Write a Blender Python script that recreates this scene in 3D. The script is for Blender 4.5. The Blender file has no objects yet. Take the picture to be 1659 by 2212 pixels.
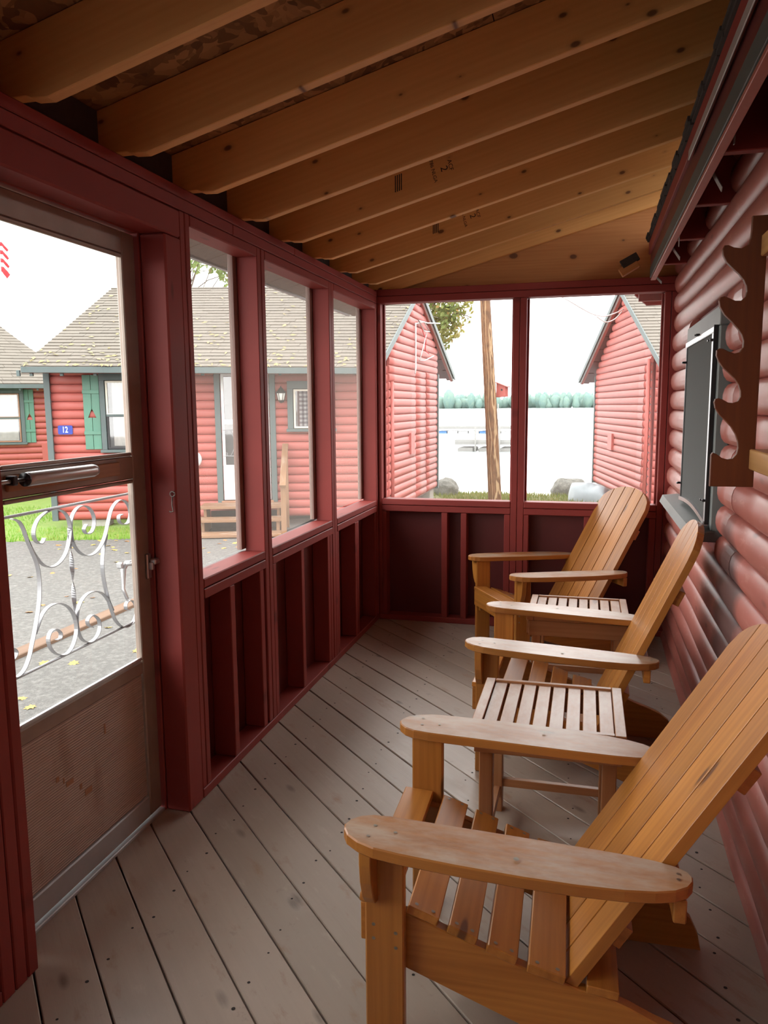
import bpy, bmesh, math, random
from mathutils import Vector, Matrix
random.seed(7)
SC = bpy.context.scene
COL = SC.collection
PI = math.pi
# ------------------------------------------------------------------ camera, sky, exposure
cam_d = bpy.data.cameras.new('camera'); cam = bpy.data.objects.new('camera', cam_d); COL.objects.link(cam)
cam_d.sensor_fit = 'HORIZONTAL'; cam_d.sensor_width = 36.0; cam_d.lens = 36.0 * 1660 / 1659
cam_d.clip_start = 0.02; cam_d.clip_end = 3000
M4 = Matrix(((.9671343, -.027686, .2527541, 0), (.2541564, .1344346, -.9577744, 0), (-.0074619, .9905356, .1370529, 1.5), (0, 0, 0, 1)))
cam.matrix_world = M4
SC.camera = cam
w = bpy.data.worlds.new('sky'); SC.world = w; w.use_nodes = True
bg = w.node_tree.nodes['Background']; bg.inputs[0].default_value = (1.0, .985, .965, 1); bg.inputs[1].default_value = 1.0
SC.view_settings.view_transform = 'Standard'; SC.view_settings.look = 'None'
SC.view_settings.gamma = 1.0; SC.view_settings.use_curve_mapping = False
SC.view_settings.exposure = 2.6
try:
    SC.cycles.max_bounces = 10; SC.cycles.diffuse_bounces = 6; SC.cycles.transparent_max_bounces = 24
    SC.cycles.sample_clamp_indirect = 8.0
except Exception: pass

# ------------------------------------------------------------------ mesh builder
class MB:
    def __init__(s): s.v = []; s.f = []; s.g = []; s.sm = []
    def add(s, vs, fs, gs=None, smooth=False):
        o = len(s.v); s.v += [tuple(p) for p in vs]; s.f += [tuple(i + o for i in f) for f in fs]
        s.g += [tuple(p) for p in (gs or vs)]; s.sm += [smooth] * len(fs); return s
    def box(s, c, d, ax=None, bev=0.0):
        """c centre, d full dims along axes ax (3 vectors)"""
        ax = ax or ((1, 0, 0), (0, 1, 0), (0, 0, 1)); ax = [Vector(a).normalized() for a in ax]; c = Vector(c)
        order = sorted(range(3), key=lambda i: -d[i]); ro = [random.random() * 20 for _ in range(3)]
        def P(l):
            return c + ax[0] * l[0] + ax[1] * l[1] + ax[2] * l[2], tuple(l[order[k]] + ro[k] for k in range(3))
        h = [x / 2 for x in d]; b = min(bev, min(h) * 0.8)
        vs = []; gs = []; fs = []
        if b <= 0:
            idx = {}
            for i in (-1, 1):
                for j in (-1, 1):
                    for k in (-1, 1):
                        p, g = P((i * h[0], j * h[1], k * h[2])); idx[i, j, k] = len(vs); vs.append(p); gs.append(g)
            for q in (((-1,-1,-1),(-1,-1,1),(-1,1,1),(-1,1,-1)), ((1,-1,-1),(1,1,-1),(1,1,1),(1,-1,1)), ((-1,-1,-1),(1,-1,-1),(1,-1,1),(-1,-1,1)),
                      ((-1,1,-1),(-1,1,1),(1,1,1),(1,1,-1)), ((-1,-1,-1),(-1,1,-1),(1,1,-1),(1,-1,-1)), ((-1,-1,1),(1,-1,1),(1,1,1),(-1,1,1))):
                fs.append([idx[t] for t in q])
        else:
            idx = {}
            S = (-1, 1)
            for i in S:
                for j in S:
                    for k in S:
                        sg = (i, j, k)
                        for a in range(3):
                            l = [sg[m] * (h[m] if m == a else h[m] - b) for m in range(3)]
                            p, g = P(l); idx[sg, a] = len(vs); vs.append(p); gs.append(g)
            def sgn(a, sa, o1, s1, o2, s2):
                t = [0, 0, 0]; t[a] = sa; t[o1] = s1; t[o2] = s2; return tuple(t)
            for a in range(3):
                o1, o2 = (a + 1) % 3, (a + 2) % 3
                for sa in S:
                    q = [idx[sgn(a, sa, o1, x, o2, y), a] for x, y in ((-1,-1),(1,-1),(1,1),(-1,1))]
                    fs.append(q if sa > 0 else q[::-1])
                for s1 in S:       # edges parallel to axis a
                    for s2 in S:
                        A = sgn(a, -1, o1, s1, o2, s2); B = sgn(a, 1, o1, s1, o2, s2)
                        q = [idx[A, o1], idx[B, o1], idx[B, o2], idx[A, o2]]
                        fs.append(q if s1 * s2 < 0 else q[::-1])
            for sg in [(i, j, k) for i in S for j in S for k in S]:
                q = [idx[sg, 0], idx[sg, 1], idx[sg, 2]]
                fs.append(q if sg[0] * sg[1] * sg[2] > 0 else q[::-1])
        return s.add(vs, fs, gs)
    def span(s, x0, x1, y0, y1, z0, z1, bev=0.0):
        return s.box(((x0 + x1) / 2, (y0 + y1) / 2, (z0 + z1) / 2), (abs(x1 - x0), abs(y1 - y0), abs(z1 - z0)), None, bev)
    def bar(s, p, q, wd, th, up=(0, 0, 1), bev=0.0):
        p = Vector(p); q = Vector(q); a = (q - p); L = a.length; a.normalize(); up = Vector(up)
        b = up.cross(a)
        if b.length < 1e-5: b = Vector((1, 0, 0)).cross(a)
        b.normalize(); n = a.cross(b)
        return s.box((p + q) / 2, (L, wd, th), (a, b, n), bev)
    def prism(s, pts, o, ax, th, bev=0.0, smooth=False):
        """pts: 2D outline (ccw in ax0,ax1), extruded +-th/2 along ax2, chamfered by bev"""
        ax = [Vector(a) for a in ax]; o = Vector(o); n = len(pts); ro = [random.random() * 20 for _ in range(3)]
        sw = max(p[1] for p in pts) - min(p[1] for p in pts) > max(p[0] for p in pts) - min(p[0] for p in pts)
        A = sum(pts[i][0] * pts[(i + 1) % n][1] - pts[(i + 1) % n][0] * pts[i][1] for i in range(n))
        if A < 0: pts = pts[::-1]
        def inset(d):
            r = []
            for i in range(n):
                a = Vector(pts[i - 1]); b = Vector(pts[i]); c = Vector(pts[(i + 1) % n])
                e1 = (b - a); e2 = (c - b)
                if e1.length < 1e-9: e1 = e2
                if e2.length < 1e-9: e2 = e1
                e1.normalize(); e2.normalize(); n1 = Vector((-e1.y, e1.x)); n2 = Vector((-e2.y, e2.x)); m = n1 + n2
                k = m.length_squared
                m = m * (2 / k) if k > .4 else n1
                r.append(b + m * d)
            return r
        lv = [(-th / 2, bev), (-th / 2 + bev, 0), (th / 2 - bev, 0), (th / 2, bev)] if bev > 0 else [(-th / 2, 0), (th / 2, 0)]
        vs = []; gs = []
        for z, d in lv:
            for p in (inset(d) if d > 0 else [Vector(p) for p in pts]):
                vs.append(o + ax[0] * p.x + ax[1] * p.y + ax[2] * z); gs.append((p.y + ro[1], p.x + ro[0], z + ro[2]) if sw else (p.x + ro[0], p.y + ro[1], z + ro[2]))
        flip = ax[0].cross(ax[1]).dot(ax[2]) < 0
        fs = [list(range(n))[::-1], [(len(lv) - 1) * n + i for i in range(n)]]
        for l in range(len(lv) - 1):
            for i in range(n):
                j = (i + 1) % n; fs.append([l * n + i, l * n + j, (l + 1) * n + j, (l + 1) * n + i])
        if flip: fs = [f[::-1] for f in fs]
        return s.add(vs, fs, gs, smooth)
    def tube(s, pts, r, seg=8, caps=True):
        pts = [Vector(p) for p in pts]; n = len(pts); vs = []; gs = []; fs = []
        rr = r if isinstance(r, (list, tuple)) else [r] * n
        t0 = (pts[1] - pts[0]).normalized(); up = Vector((0, 0, 1)) if abs(t0.z) < .9 else Vector((1, 0, 0))
        nrm = t0.cross(up).normalized(); L = 0
        for i, p in enumerate(pts):
            t = (pts[min(i + 1, n - 1)] - pts[max(i - 1, 0)]).normalized()
            nrm = (nrm - t * nrm.dot(t)).normalized(); b = t.cross(nrm)
            if i: L += (p - pts[i - 1]).length
            for k in range(seg):
                a = 2 * PI * k / seg; vs.append(p + (nrm * math.cos(a) + b * math.sin(a)) * rr[i])
                gs.append((L, math.cos(a) * rr[i], math.sin(a) * rr[i]))
        for i in range(n - 1):
            for k in range(seg):
                k2 = (k + 1) % seg; fs.append([i * seg + k, i * seg + k2, (i + 1) * seg + k2, (i + 1) * seg + k])
        s.add(vs, fs, gs, True)
        if caps:
            o = len(s.v) - len(vs); s.f += [tuple(o + k for k in range(seg))[::-1], tuple(o + (n - 1) * seg + k for k in range(seg))]; s.sm += [False, False]
        return s
    def ribbon(s, pts, wdir, wd, th):
        """flat strap along pts, wd wide along wdir, th thick"""
        pts = [Vector(p) for p in pts]; W = Vector(wdir).normalized(); n = len(pts); vs = []; fs = []
        for i, p in enumerate(pts):
            t = (pts[min(i + 1, n - 1)] - pts[max(i - 1, 0)]).normalized(); m = t.cross(W).normalized() * th / 2
            vs += [p - W * wd / 2 - m, p + W * wd / 2 - m, p + W * wd / 2 + m, p - W * wd / 2 + m]
        for i in range(n - 1):
            for k in range(4):
                k2 = (k + 1) % 4; fs.append([i * 4 + k, i * 4 + k2, i * 4 + 4 + k2, i * 4 + 4 + k])
        fs += [[3, 2, 1, 0], [(n - 1) * 4 + k for k in range(4)]]
        return s.add(vs, fs, None, False)
    def lathe(s, prof, c=(0, 0, 0), seg=16, ax=None):
        ax = [Vector(a) for a in (ax or ((1, 0, 0), (0, 1, 0), (0, 0, 1)))]; c = Vector(c); vs = []; fs = []; n = len(prof)
        for r, z in prof:
            for k in range(seg):
                a = 2 * PI * k / seg; vs.append(c + ax[0] * r * math.cos(a) + ax[1] * r * math.sin(a) + ax[2] * z)
        for i in range(n - 1):
            for k in range(seg):
                k2 = (k + 1) % seg; fs.append([i * seg + k, i * seg + k2, (i + 1) * seg + k2, (i + 1) * seg + k])
        fs += [list(range(seg))[::-1], [(n - 1) * seg + k for k in range(seg)]]
        return s.add(vs, fs, None, True)
    def log(s, p, q, out, h, bulge, seg=7, ends=True):
        """half-round log siding from p to q (seam line at the bottom), h tall, bulging along out"""
        p = Vector(p); q = Vector(q); a = (q - p); L = a.length; a.normalize(); o = Vector(out).normalized(); up = Vector((0, 0, 1))
        prof = []
        for k in range(seg + 1):
            t = PI * (.03 + .94 * k / seg); prof.append((h / 2 - h / 2 * math.cos(t) * 1.0, bulge * math.sin(t) ** .75))
        prof = [(0.0, -.01)] + prof + [(h, -.01)]; n = len(prof); vs = []; gs = []; r = random.random() * 30
        nl = max(1, int(L / .35)); sub = []
        for i in range(nl + 1):
            w1 = random.uniform(-.004, .004) if 0 < i < nl else 0
            for z, b in prof:
                vs.append(p + a * (L * i / nl) + up * z + o * (b + (w1 if b > 0 else 0))); gs.append((L * i / nl + r, z + r, b))
        fs = [[i * n + k, (i + 1) * n + k, (i + 1) * n + k + 1, i * n + k + 1] for i in range(nl) for k in range(n - 1)]
        if a.cross(up).dot(o) < 0: fs = [f[::-1] for f in fs]
        s.add(vs, fs, gs, True)
        if ends:
            b0 = len(s.v) - len(vs); e = [tuple(b0 + k for k in range(n)), tuple(b0 + nl * n + k for k in range(n))[::-1]]
            s.f += e; s.sm += [False, False]
        return s
    def build(s, name, mat, parent=None, kind=None, label=None, cat=None, group=None, world=True, origin=None):
        me = bpy.data.meshes.new(name); vs = s.v
        ob = bpy.data.objects.new(name, me); COL.objects.link(ob)
        if parent is not None:
            ob.parent = parent
            if world:
                root = parent
                while root.parent: root = root.parent
                mi = (Matrix.Translation(root.location) @ root.rotation_euler.to_matrix().to_4x4()).inverted()
                vs = [tuple(mi @ Vector(p)) for p in vs]
        elif vs:
            if origin is None:
                lo = [min(p[i] for p in vs) for i in range(3)]; hi = [max(p[i] for p in vs) for i in range(3)]
                origin = ((lo[0] + hi[0]) / 2, (lo[1] + hi[1]) / 2, lo[2])
            ob.location = origin; vs = [(p[0] - origin[0], p[1] - origin[1], p[2] - origin[2]) for p in vs]
        me.from_pydata(vs, [], s.f); me.update()
        at = me.attributes.new('grain', 'FLOAT_VECTOR', 'POINT'); at.data.foreach_set('vector', [c for g in s.g for c in g])
        me.polygons.foreach_set('use_smooth', s.sm)
        me.materials.append(mat)
        props(ob, kind, label, cat, group)
        return ob
def props(ob, kind=None, label=None, cat=None, group=None):
    if kind: ob['kind'] = kind
    if label: ob['label'] = label
    if cat: ob['category'] = cat
    if group: ob['group'] = group
    return ob
def thing(name, loc=(0, 0, 0), rz=0.0, label=None, cat=None, group=None, kind=None):
    o = bpy.data.objects.new(name, None); COL.objects.link(o); o.location = loc; o.rotation_euler = (0, 0, rz); o.empty_display_size = .1
    return props(o, kind, label, cat, group)
def lib(ob, name, parent, loc=None):
    c = ob.copy(); COL.objects.link(c); c.name = name; c.parent = parent
    if loc is not None: c.location = loc
    return c

# ------------------------------------------------------------------ materials
class NT:
    def __init__(s, name):
        s.m = bpy.data.materials.new(name); s.m.use_nodes = True; s.t = s.m.node_tree; s.b = s.t.nodes['Principled BSDF']; s.out = s.t.nodes['Material Output']
    def n(s, typ, **kw):
        nd = s.t.nodes.new(typ)
        for k, v in kw.items():
            if k.startswith('i_'):
                key = k[2:]; key = int(key) if key.isdigit() else key.replace('_', ' ')
                s.put(nd.inputs[key], v)
            else: setattr(nd, k, v)
        return nd
    def put(s, sock, v):
        if hasattr(v, 'outputs'): v = v.outputs[0]
        if isinstance(v, bpy.types.NodeSocket): s.t.links.new(v, sock)
        else: sock.default_value = v
    def math(s, op, a, b=0.0, clamp=False):
        nd = s.n('ShaderNodeMath', operation=op, use_clamp=clamp); s.put(nd.inputs[0], a); s.put(nd.inputs[1], b); return nd.outputs[0]
    def vmul(s, v, k, off=None):
        nd = s.n('ShaderNodeVectorMath', operation='MULTIPLY'); s.put(nd.inputs[0], v); nd.inputs[1].default_value = k
        if off is None: return nd.outputs[0]
        n2 = s.n('ShaderNodeVectorMath', operation='ADD'); s.put(n2.inputs[0], nd.outputs[0]); s.put(n2.inputs[1], off); return n2.outputs[0]
    def noise(s, vec, scale=1.0, detail=4.0, rough=.55, dist=0.0):
        nd = s.n('ShaderNodeTexNoise'); s.put(nd.inputs['Vector'], vec); nd.inputs['Scale'].default_value = scale
        nd.inputs['Detail'].default_value = detail; nd.inputs['Roughness'].default_value = rough; nd.inputs['Distortion'].default_value = dist; return nd.outputs['Fac']
    def ramp(s, f, stops, interp='LINEAR'):
        nd = s.n('ShaderNodeValToRGB'); s.put(nd.inputs[0], f); cr = nd.color_ramp; cr.interpolation = interp
        while len(cr.elements) < len(stops): cr.elements.new(.5)
        for e, (p, c) in zip(cr.elements, stops):
            e.position = p; e.color = tuple(c) + (1,) if len(c) == 3 else c
        return nd.outputs[0]
    def mix(s, f, a, b, typ='MIX'):
        nd = s.n('ShaderNodeMix', data_type='RGBA', blend_type=typ); s.put(nd.inputs[0], f)
        for k, v in ((6, a), (7, b)):
            if isinstance(v, tuple): v = tuple(v) + (1,) if len(v) == 3 else v
            s.put(nd.inputs[k], v)
        return nd.outputs[2]
    def bump(s, h, strength=.3, dist=.002):
        nd = s.n('ShaderNodeBump'); nd.inputs['Strength'].default_value = strength; nd.inputs['Distance'].default_value = dist
        s.put(nd.inputs['Height'], h); s.put(s.b.inputs['Normal'], nd.outputs[0])
    def grain(s):
        a = s.n('ShaderNodeAttribute', attribute_name='grain'); oi = s.n('ShaderNodeObjectInfo')
        r = s.math('MULTIPLY', oi.outputs['Random'], 41.0)
        nd = s.n('ShaderNodeVectorMath', operation='ADD'); s.put(nd.inputs[0], a.outputs['Vector']); s.put(nd.inputs[1], r); s.rnd = oi.outputs['Random']; s.raw = a.outputs['Vector']
        return nd.outputs[0]
    def pos(s): return s.n('ShaderNodeNewGeometry').outputs['Position']
    def obj(s): return s.n('ShaderNodeTexCoord').outputs['Object']
    def fin(s, color=None, rough=.5, metal=0.0, spec=None, coat=None):
        if color is not None: s.put(s.b.inputs['Base Color'], color + (1,) if isinstance(color, tuple) and len(color) == 3 else color)
        s.put(s.b.inputs['Roughness'], rough); s.put(s.b.inputs['Metallic'], metal)
        if spec is not None: s.b.inputs['Specular IOR Level'].default_value = spec
        if coat: s.b.inputs['Coat Weight'].default_value = coat; s.b.inputs['Coat Roughness'].default_value = .25
        return s.m
def plain(name, c, rough=.5, metal=0.0, var=.15, sc=6.0):
    t = NT(name); f = t.noise(t.obj(), sc, 5)
    return t.fin(t.mix(f, tuple(x * (1 - var) for x in c), tuple(min(1, x * (1 + var)) for x in c)), rough, metal)
def wood(name, ca, cb, knot=None, rough=.5, fine=1.0, ks=(2.3, 6.5), kr=.12, kdens=.45, wear=None, bump=.25, coat=None, var=.25):
    t = NT(name); g = t.grain()
    f1 = t.noise(t.vmul(g, (1.6 * fine, 46 * fine, 46 * fine)), 1, 5, .6, .35)
    f2 = t.noise(t.vmul(g, (.9, 7, 7)), 1, 4, .5, .8)
    rings = t.n('ShaderNodeTexWave', wave_type='BANDS', bands_direction='Y'); t.put(rings.inputs['Vector'], t.vmul(g, (.6, 11, 3)))
    rings.inputs['Scale'].default_value = 1.3; rings.inputs['Distortion'].default_value = 9.0; rings.inputs['Detail'].default_value = 3; rings.inputs['Detail Scale'].default_value = .8
    mixf = t.math('ADD', t.math('MULTIPLY', f1, .5), t.math('MULTIPLY', t.math('ADD', f2, t.math('MULTIPLY', rings.outputs['Fac'], .16)), .45))
    col = t.ramp(mixf, [(.32, ca), (.72, cb)])
    tone = t.math('ADD', t.math('MULTIPLY', t.rnd, var), 1 - var / 2)
    tn = t.n('ShaderNodeVectorMath', operation='SCALE'); t.put(tn.inputs[0], col); t.put(tn.inputs['Scale'], tone); col = tn.outputs[0]
    if knot:
        vo = t.n('ShaderNodeTexVoronoi', feature='F1', voronoi_dimensions='2D'); t.put(vo.inputs['Vector'], t.vmul(g, (ks[0], ks[1], 0))); vo.inputs['Randomness'].default_value = .9
        vo.inputs['Scale'].default_value = 1
        sp = t.n('ShaderNodeSeparateColor'); t.put(sp.inputs[0], vo.outputs['Color'])
        rad = t.math('MULTIPLY', sp.outputs[1], kr)
        on = t.math('LESS_THAN', sp.outputs[0], kdens)
        d = t.math('SUBTRACT', vo.outputs['Distance'], rad)
        k = t.math('MULTIPLY', t.math('MULTIPLY', t.math('SUBTRACT', .02, d), 26, True), on)
        halo = t.math('MULTIPLY', t.math('MULTIPLY', t.math('SUBTRACT', .10, d), 6, True), on)
        col = t.mix(t.math('MULTIPLY', halo, .35), col, knot)
        col = t.mix(t.math('MULTIPLY', k, .85), col, knot)
    if wear:
        nrm = t.n('ShaderNodeNewGeometry').outputs['Normal']; sx = t.n('ShaderNodeSeparateXYZ'); t.put(sx.inputs[0], nrm)
        upf = t.math('MULTIPLY', t.math('SUBTRACT', sx.outputs[2], .8), 6, True)
        wn = t.noise(t.vmul(g, (5, 12, 12)), 1, 5, .65)
        wf = t.math('MULTIPLY', t.math('MULTIPLY', t.math('SUBTRACT', wn, wear[1]), 3.2, True), upf)
        col = t.mix(t.math('MULTIPLY', wf, wear[2]), col, wear[0])
    t.bump(t.math('ADD', f1, t.math('MULTIPLY', f2, .5)), bump, .0015)
    return t.fin(col, rough, coat=coat)
def paint(name, c, rough=.5, var=.22, dark=None, bump=.35, stain=None, scuff=None, wild=False):
    t = NT(name); g = t.grain()
    f = t.noise(t.vmul(g, (2.2, 26, 26)), 1, 5, .6); f2 = t.noise(t.vmul(g, (3, 3, 3)), 1, 4)
    col = t.mix(f2, tuple(x * (1 - var) for x in c), tuple(x * (1 + var) for x in c))
    col = t.mix(t.math('MULTIPLY', f, .25), col, tuple(x * .75 for x in c))
    if dark:      # painted knots showing through
        vo = t.n('ShaderNodeTexVoronoi', feature='F1', voronoi_dimensions='2D'); t.put(vo.inputs['Vector'], t.vmul(g, (2.6, 9, 0))); vo.inputs['Scale'].default_value = 1
        sp = t.n('ShaderNodeSeparateColor'); t.put(sp.inputs[0], vo.outputs['Color'])
        k = t.math('MULTIPLY', t.math('MULTIPLY', t.math('SUBTRACT', .11, vo.outputs['Distance']), 14, True), t.math('LESS_THAN', sp.outputs[0], .3))
        col = t.mix(t.math('MULTIPLY', k, t.math('MULTIPLY', f, .9)), col, dark)
    if scuff:
        s1 = t.noise(t.vmul(g, (9, 30, 30)), 1, 6, .7); col = t.mix(t.math('MULTIPLY', t.math('SUBTRACT', s1, .57), 5, True), col, scuff)
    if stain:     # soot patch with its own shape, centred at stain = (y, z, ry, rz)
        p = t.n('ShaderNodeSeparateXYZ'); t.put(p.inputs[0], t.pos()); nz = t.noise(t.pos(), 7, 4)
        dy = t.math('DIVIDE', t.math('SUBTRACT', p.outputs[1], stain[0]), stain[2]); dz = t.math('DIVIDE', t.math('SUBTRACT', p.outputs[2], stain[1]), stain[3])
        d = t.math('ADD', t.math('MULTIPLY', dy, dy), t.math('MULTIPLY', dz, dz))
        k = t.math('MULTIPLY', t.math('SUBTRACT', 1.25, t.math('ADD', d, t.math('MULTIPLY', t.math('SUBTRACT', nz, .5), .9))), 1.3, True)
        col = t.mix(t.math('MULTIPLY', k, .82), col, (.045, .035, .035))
    t.bump(t.math('ADD', t.math('MULTIPLY', f, .7), f2), bump, .002)
    return t.fin(col, rough)
M = {}
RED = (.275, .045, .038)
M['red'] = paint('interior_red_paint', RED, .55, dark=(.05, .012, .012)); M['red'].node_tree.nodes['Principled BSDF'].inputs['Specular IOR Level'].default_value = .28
M['red_dark'] = paint('shade_darkened_red_paint', (.13, .020, .019), .5)  # darker red that paints in the shade of bays and recesses
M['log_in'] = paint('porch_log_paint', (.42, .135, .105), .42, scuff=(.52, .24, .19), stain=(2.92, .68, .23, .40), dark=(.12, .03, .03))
M['log_out'] = paint('outside_log_paint', (.36, .082, .068), .55, var=.15)
M['trim_grey'] = paint('grey_green_trim_paint', (.075, .102, .102), .55)
M['casing_grey'] = paint('weathered_grey_casing', (.22, .24, .23), .55, var=.2)
M['shutter'] = paint('green_shutter_paint', (.075, .195, .14), .5)
M['pine'] = wood('pine_rafter', (.66, .325, .095), (.78, .42, .145), knot=(.11, .035, .010), ks=(5, 9), kr=.085, kdens=.48, rough=.6, bump=.15)
M['ply'] = wood('knotty_plywood', (.44, .17, .05), (.58, .26, .085), knot=(.10, .035, .012), ks=(4.5, 7), kr=.13, kdens=.5, rough=.6)
M['chair'] = wood('orange_stained_cedar', (.33, .115, .018), (.56, .235, .045), knot=(.10, .03, .008), rough=.36, ks=(2, 9), kdens=.14, kr=.09, bump=.12, coat=.15)
M['chair_arm'] = wood('weathered_stained_cedar', (.30, .105, .02), (.50, .21, .045), knot=(.05, .02, .01), rough=.36, ks=(2.2, 7), kdens=.2, kr=.1, wear=((.52, .42, .32), .34, .85), bump=.12, coat=.12)
M['table'] = wood('weathered_table_wood', (.29, .11, .038), (.44, .20, .085), knot=(.12, .05, .03), rough=.36, ks=(2, 8), kdens=.15, wear=((.50, .375, .295), .30, .85), bump=.12, coat=.1)
M['brown'] = wood('brown_stained_board', (.125, .026, .002), (.185, .045, .004), rough=.55, fine=1.3)
M['bar'] = wood('honey_pine_bar', (.42, .20, .06), (.62, .34, .12), rough=.45, wear=((.85, .82, .76), .5, .9))
M['deck_w'] = wood('outdoor_step_wood', (.17, .085, .045), (.27, .15, .075), rough=.6, wear=((.42, .38, .33), .5, .9))
M['strip'] = wood('worn_brown_strip', (.22, .10, .055), (.36, .19, .11), rough=.5)
def deck():
    t = NT('worn_deck_paint'); g = t.grain(); p = t.pos()
    f = t.noise(t.vmul(g, (2.0, 40, 40)), 1, 5, .6, .4); f2 = t.noise(t.vmul(p, (1.6, 1.6, 1.6)), 1, 5, .6); f3 = t.noise(t.vmul(g, (6, 16, 16)), 1, 6, .65)
    col = t.mix(f2, (.36, .285, .22), (.47, .395, .325))
    tone = t.math('ADD', t.math('MULTIPLY', t.rnd, .22), .89); tn = t.n('ShaderNodeVectorMath', operation='SCALE'); t.put(tn.inputs[0], col); t.put(tn.inputs['Scale'], tone)
    col = t.mix(t.math('MULTIPLY', t.math('SUBTRACT', f3, .60), 4, True), tn.outputs[0], (.55, .475, .40))
    col = t.mix(t.math('MULTIPLY', t.math('SUBTRACT', .42, f3), 5, True), col, (.34, .20, .115))
    f4 = t.noise(t.vmul(p, (11, 11, 11)), 1, 6, .75); col = t.mix(t.math('MULTIPLY', t.math('SUBTRACT', f4, .62), 4, True), col, (.17, .13, .10)); col = t.mix(t.math('MULTIPLY', f, .28), col, (.24, .175, .13))
    vo = t.n('ShaderNodeTexVoronoi', feature='F1', voronoi_dimensions='2D'); t.put(vo.inputs['Vector'], t.vmul(g, (2.4, 6, 0))); vo.inputs['Scale'].default_value = 1
    sp = t.n('ShaderNodeSeparateColor'); t.put(sp.inputs[0], vo.outputs['Color'])
    k = t.math('MULTIPLY', t.math('MULTIPLY', t.math('SUBTRACT', .10, vo.outputs['Distance']), 14, True), t.math('LESS_THAN', sp.outputs[0], .3))
    col = t.mix(t.math('MULTIPLY', k, t.math('MULTIPLY', f, 1.0)), col, (.06, .045, .035))
    t.bump(t.math('ADD', f, t.math('MULTIPLY', k, -.6)), .35, .002)
    return t.fin(col, t.ramp(f3, [(.3, (.30,) * 3), (.7, (.45,) * 3)]))
M['deck'] = deck()
def osb():
    t = NT('strand_board'); p = t.pos()
    v1 = t.n('ShaderNodeTexVoronoi', feature='F1'); nz = t.n('ShaderNodeTexNoise'); t.put(nz.inputs['Vector'], p); nz.inputs['Scale'].default_value = 6
    d = t.n('ShaderNodeVectorMath', operation='ADD'); t.put(d.inputs[0], t.vmul(p, (16, 34, 20))); t.put(d.inputs[1], t.vmul(nz.outputs['Color'], (5, 5, 5)))
    t.put(v1.inputs['Vector'], d.outputs[0]); v1.inputs['Scale'].default_value = 1
    v2 = t.n('ShaderNodeTexVoronoi', feature='F1'); d2 = t.n('ShaderNodeVectorMath', operation='ADD'); t.put(d2.inputs[0], t.vmul(p, (38, 15, 20))); t.put(d2.inputs[1], t.vmul(nz.outputs['Color'], (6, 6, 6)))
    t.put(v2.inputs['Vector'], d2.outputs[0]); v2.inputs['Scale'].default_value = 1
    s1 = t.n('ShaderNodeSeparateColor'); t.put(s1.inputs[0], v1.outputs['Color']); s2 = t.n('ShaderNodeSeparateColor'); t.put(s2.inputs[0], v2.outputs['Color'])
    a = t.ramp(s1.outputs[0], [(0, (.16, .075, .028)), (.5, (.30, .155, .06)), (1, (.46, .26, .11))]); b = t.ramp(s2.outputs[0], [(0, (.13, .06, .025)), (.6, (.28, .14, .055)), (1, (.42, .23, .10))])
    col = t.mix(t.math('LESS_THAN', s2.outputs[1], .45), a, b)
    t.bump(t.math('ADD', s1.outputs[0], s2.outputs[0]), .5, .003)
    return t.fin(col, .65)
M['osb'] = osb()
M['soffit'] = plain('soffit_board', (.17, .105, .075), .7, 0, .3, 30)
M['alum'] = plain('bare_aluminium', (.55, .55, .56), .32, .85, .08)
M['scroll'] = plain('painted_scroll_metal', (.36, .36, .375), .28, .55, .06)
M['steel'] = plain('brushed_closer_tube', (.55, .54, .53), .30, .45, .06)
M['bronze'] = plain('aged_door_aluminium', (.34, .265, .22), .42, .25, .25, 9)
M['black'] = plain('black_hardware', (.012, .012, .013), .4)
M['screw'] = plain('zinc_screw', (.30, .27, .22), .4, .7)
M['hole'] = plain('dark_nail_hole', (.02, .015, .012), .8)
M['wire_hook'] = plain('dull_steel_wire', (.30, .27, .25), .4, .6)
M['white'] = plain('white_paint', (.72, .73, .72), .5)
M['cream'] = plain('cream_sash', (.62, .58, .48), .5)
M['flash'] = plain('grey_flashing', (.42, .43, .43), .45, .3, .2)
M['roof_edge'] = plain('shingle_edge', (.045, .036, .032), .85, 0, .4, 40)
M['stud_trim'] = paint('weathered_screen_trim', (.26, .15, .125), .6)
M['curtain'] = plain('white_curtain', (.30, .285, .265), .8, 0, .3, 14)
M['darkroom'] = plain('painted_darkness', (.03, .03, .032), .7)  # near-black colour stands in for the shade inside openings and gaps
M['lampglass'] = plain('lantern_glass', (.75, .74, .68), .3)
M['blue'] = plain('blue_sign_enamel', (.006, .03, .27), .3, 0, .05)
M['float_blue'] = plain('blue_float', (.04, .13, .30), .5)
M['dock'] = plain('grey_dock_boards', (.20, .20, .19), .8, 0, .2, 3)
M['tarp'] = plain('pale_blue_tarp', (.22, .265, .285), .5, 0, .12, 3)
M['concrete'] = plain('concrete_block', (.35, .33, .30), .9, 0, .25, 12)
M['wire'] = plain('pale_cable', (.55, .53, .52), .5)
M['bark'] = plain('tree_bark', (.10, .075, .055), .9, 0, .4, 8)
M['flag_red'] = plain('flag_red', (.55, .03, .04), .7)
M['flag_white'] = plain('flag_white', (.8, .8, .8), .7)
M['ink'] = plain('stamp_ink', (.03, .022, .018), .8)
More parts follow.
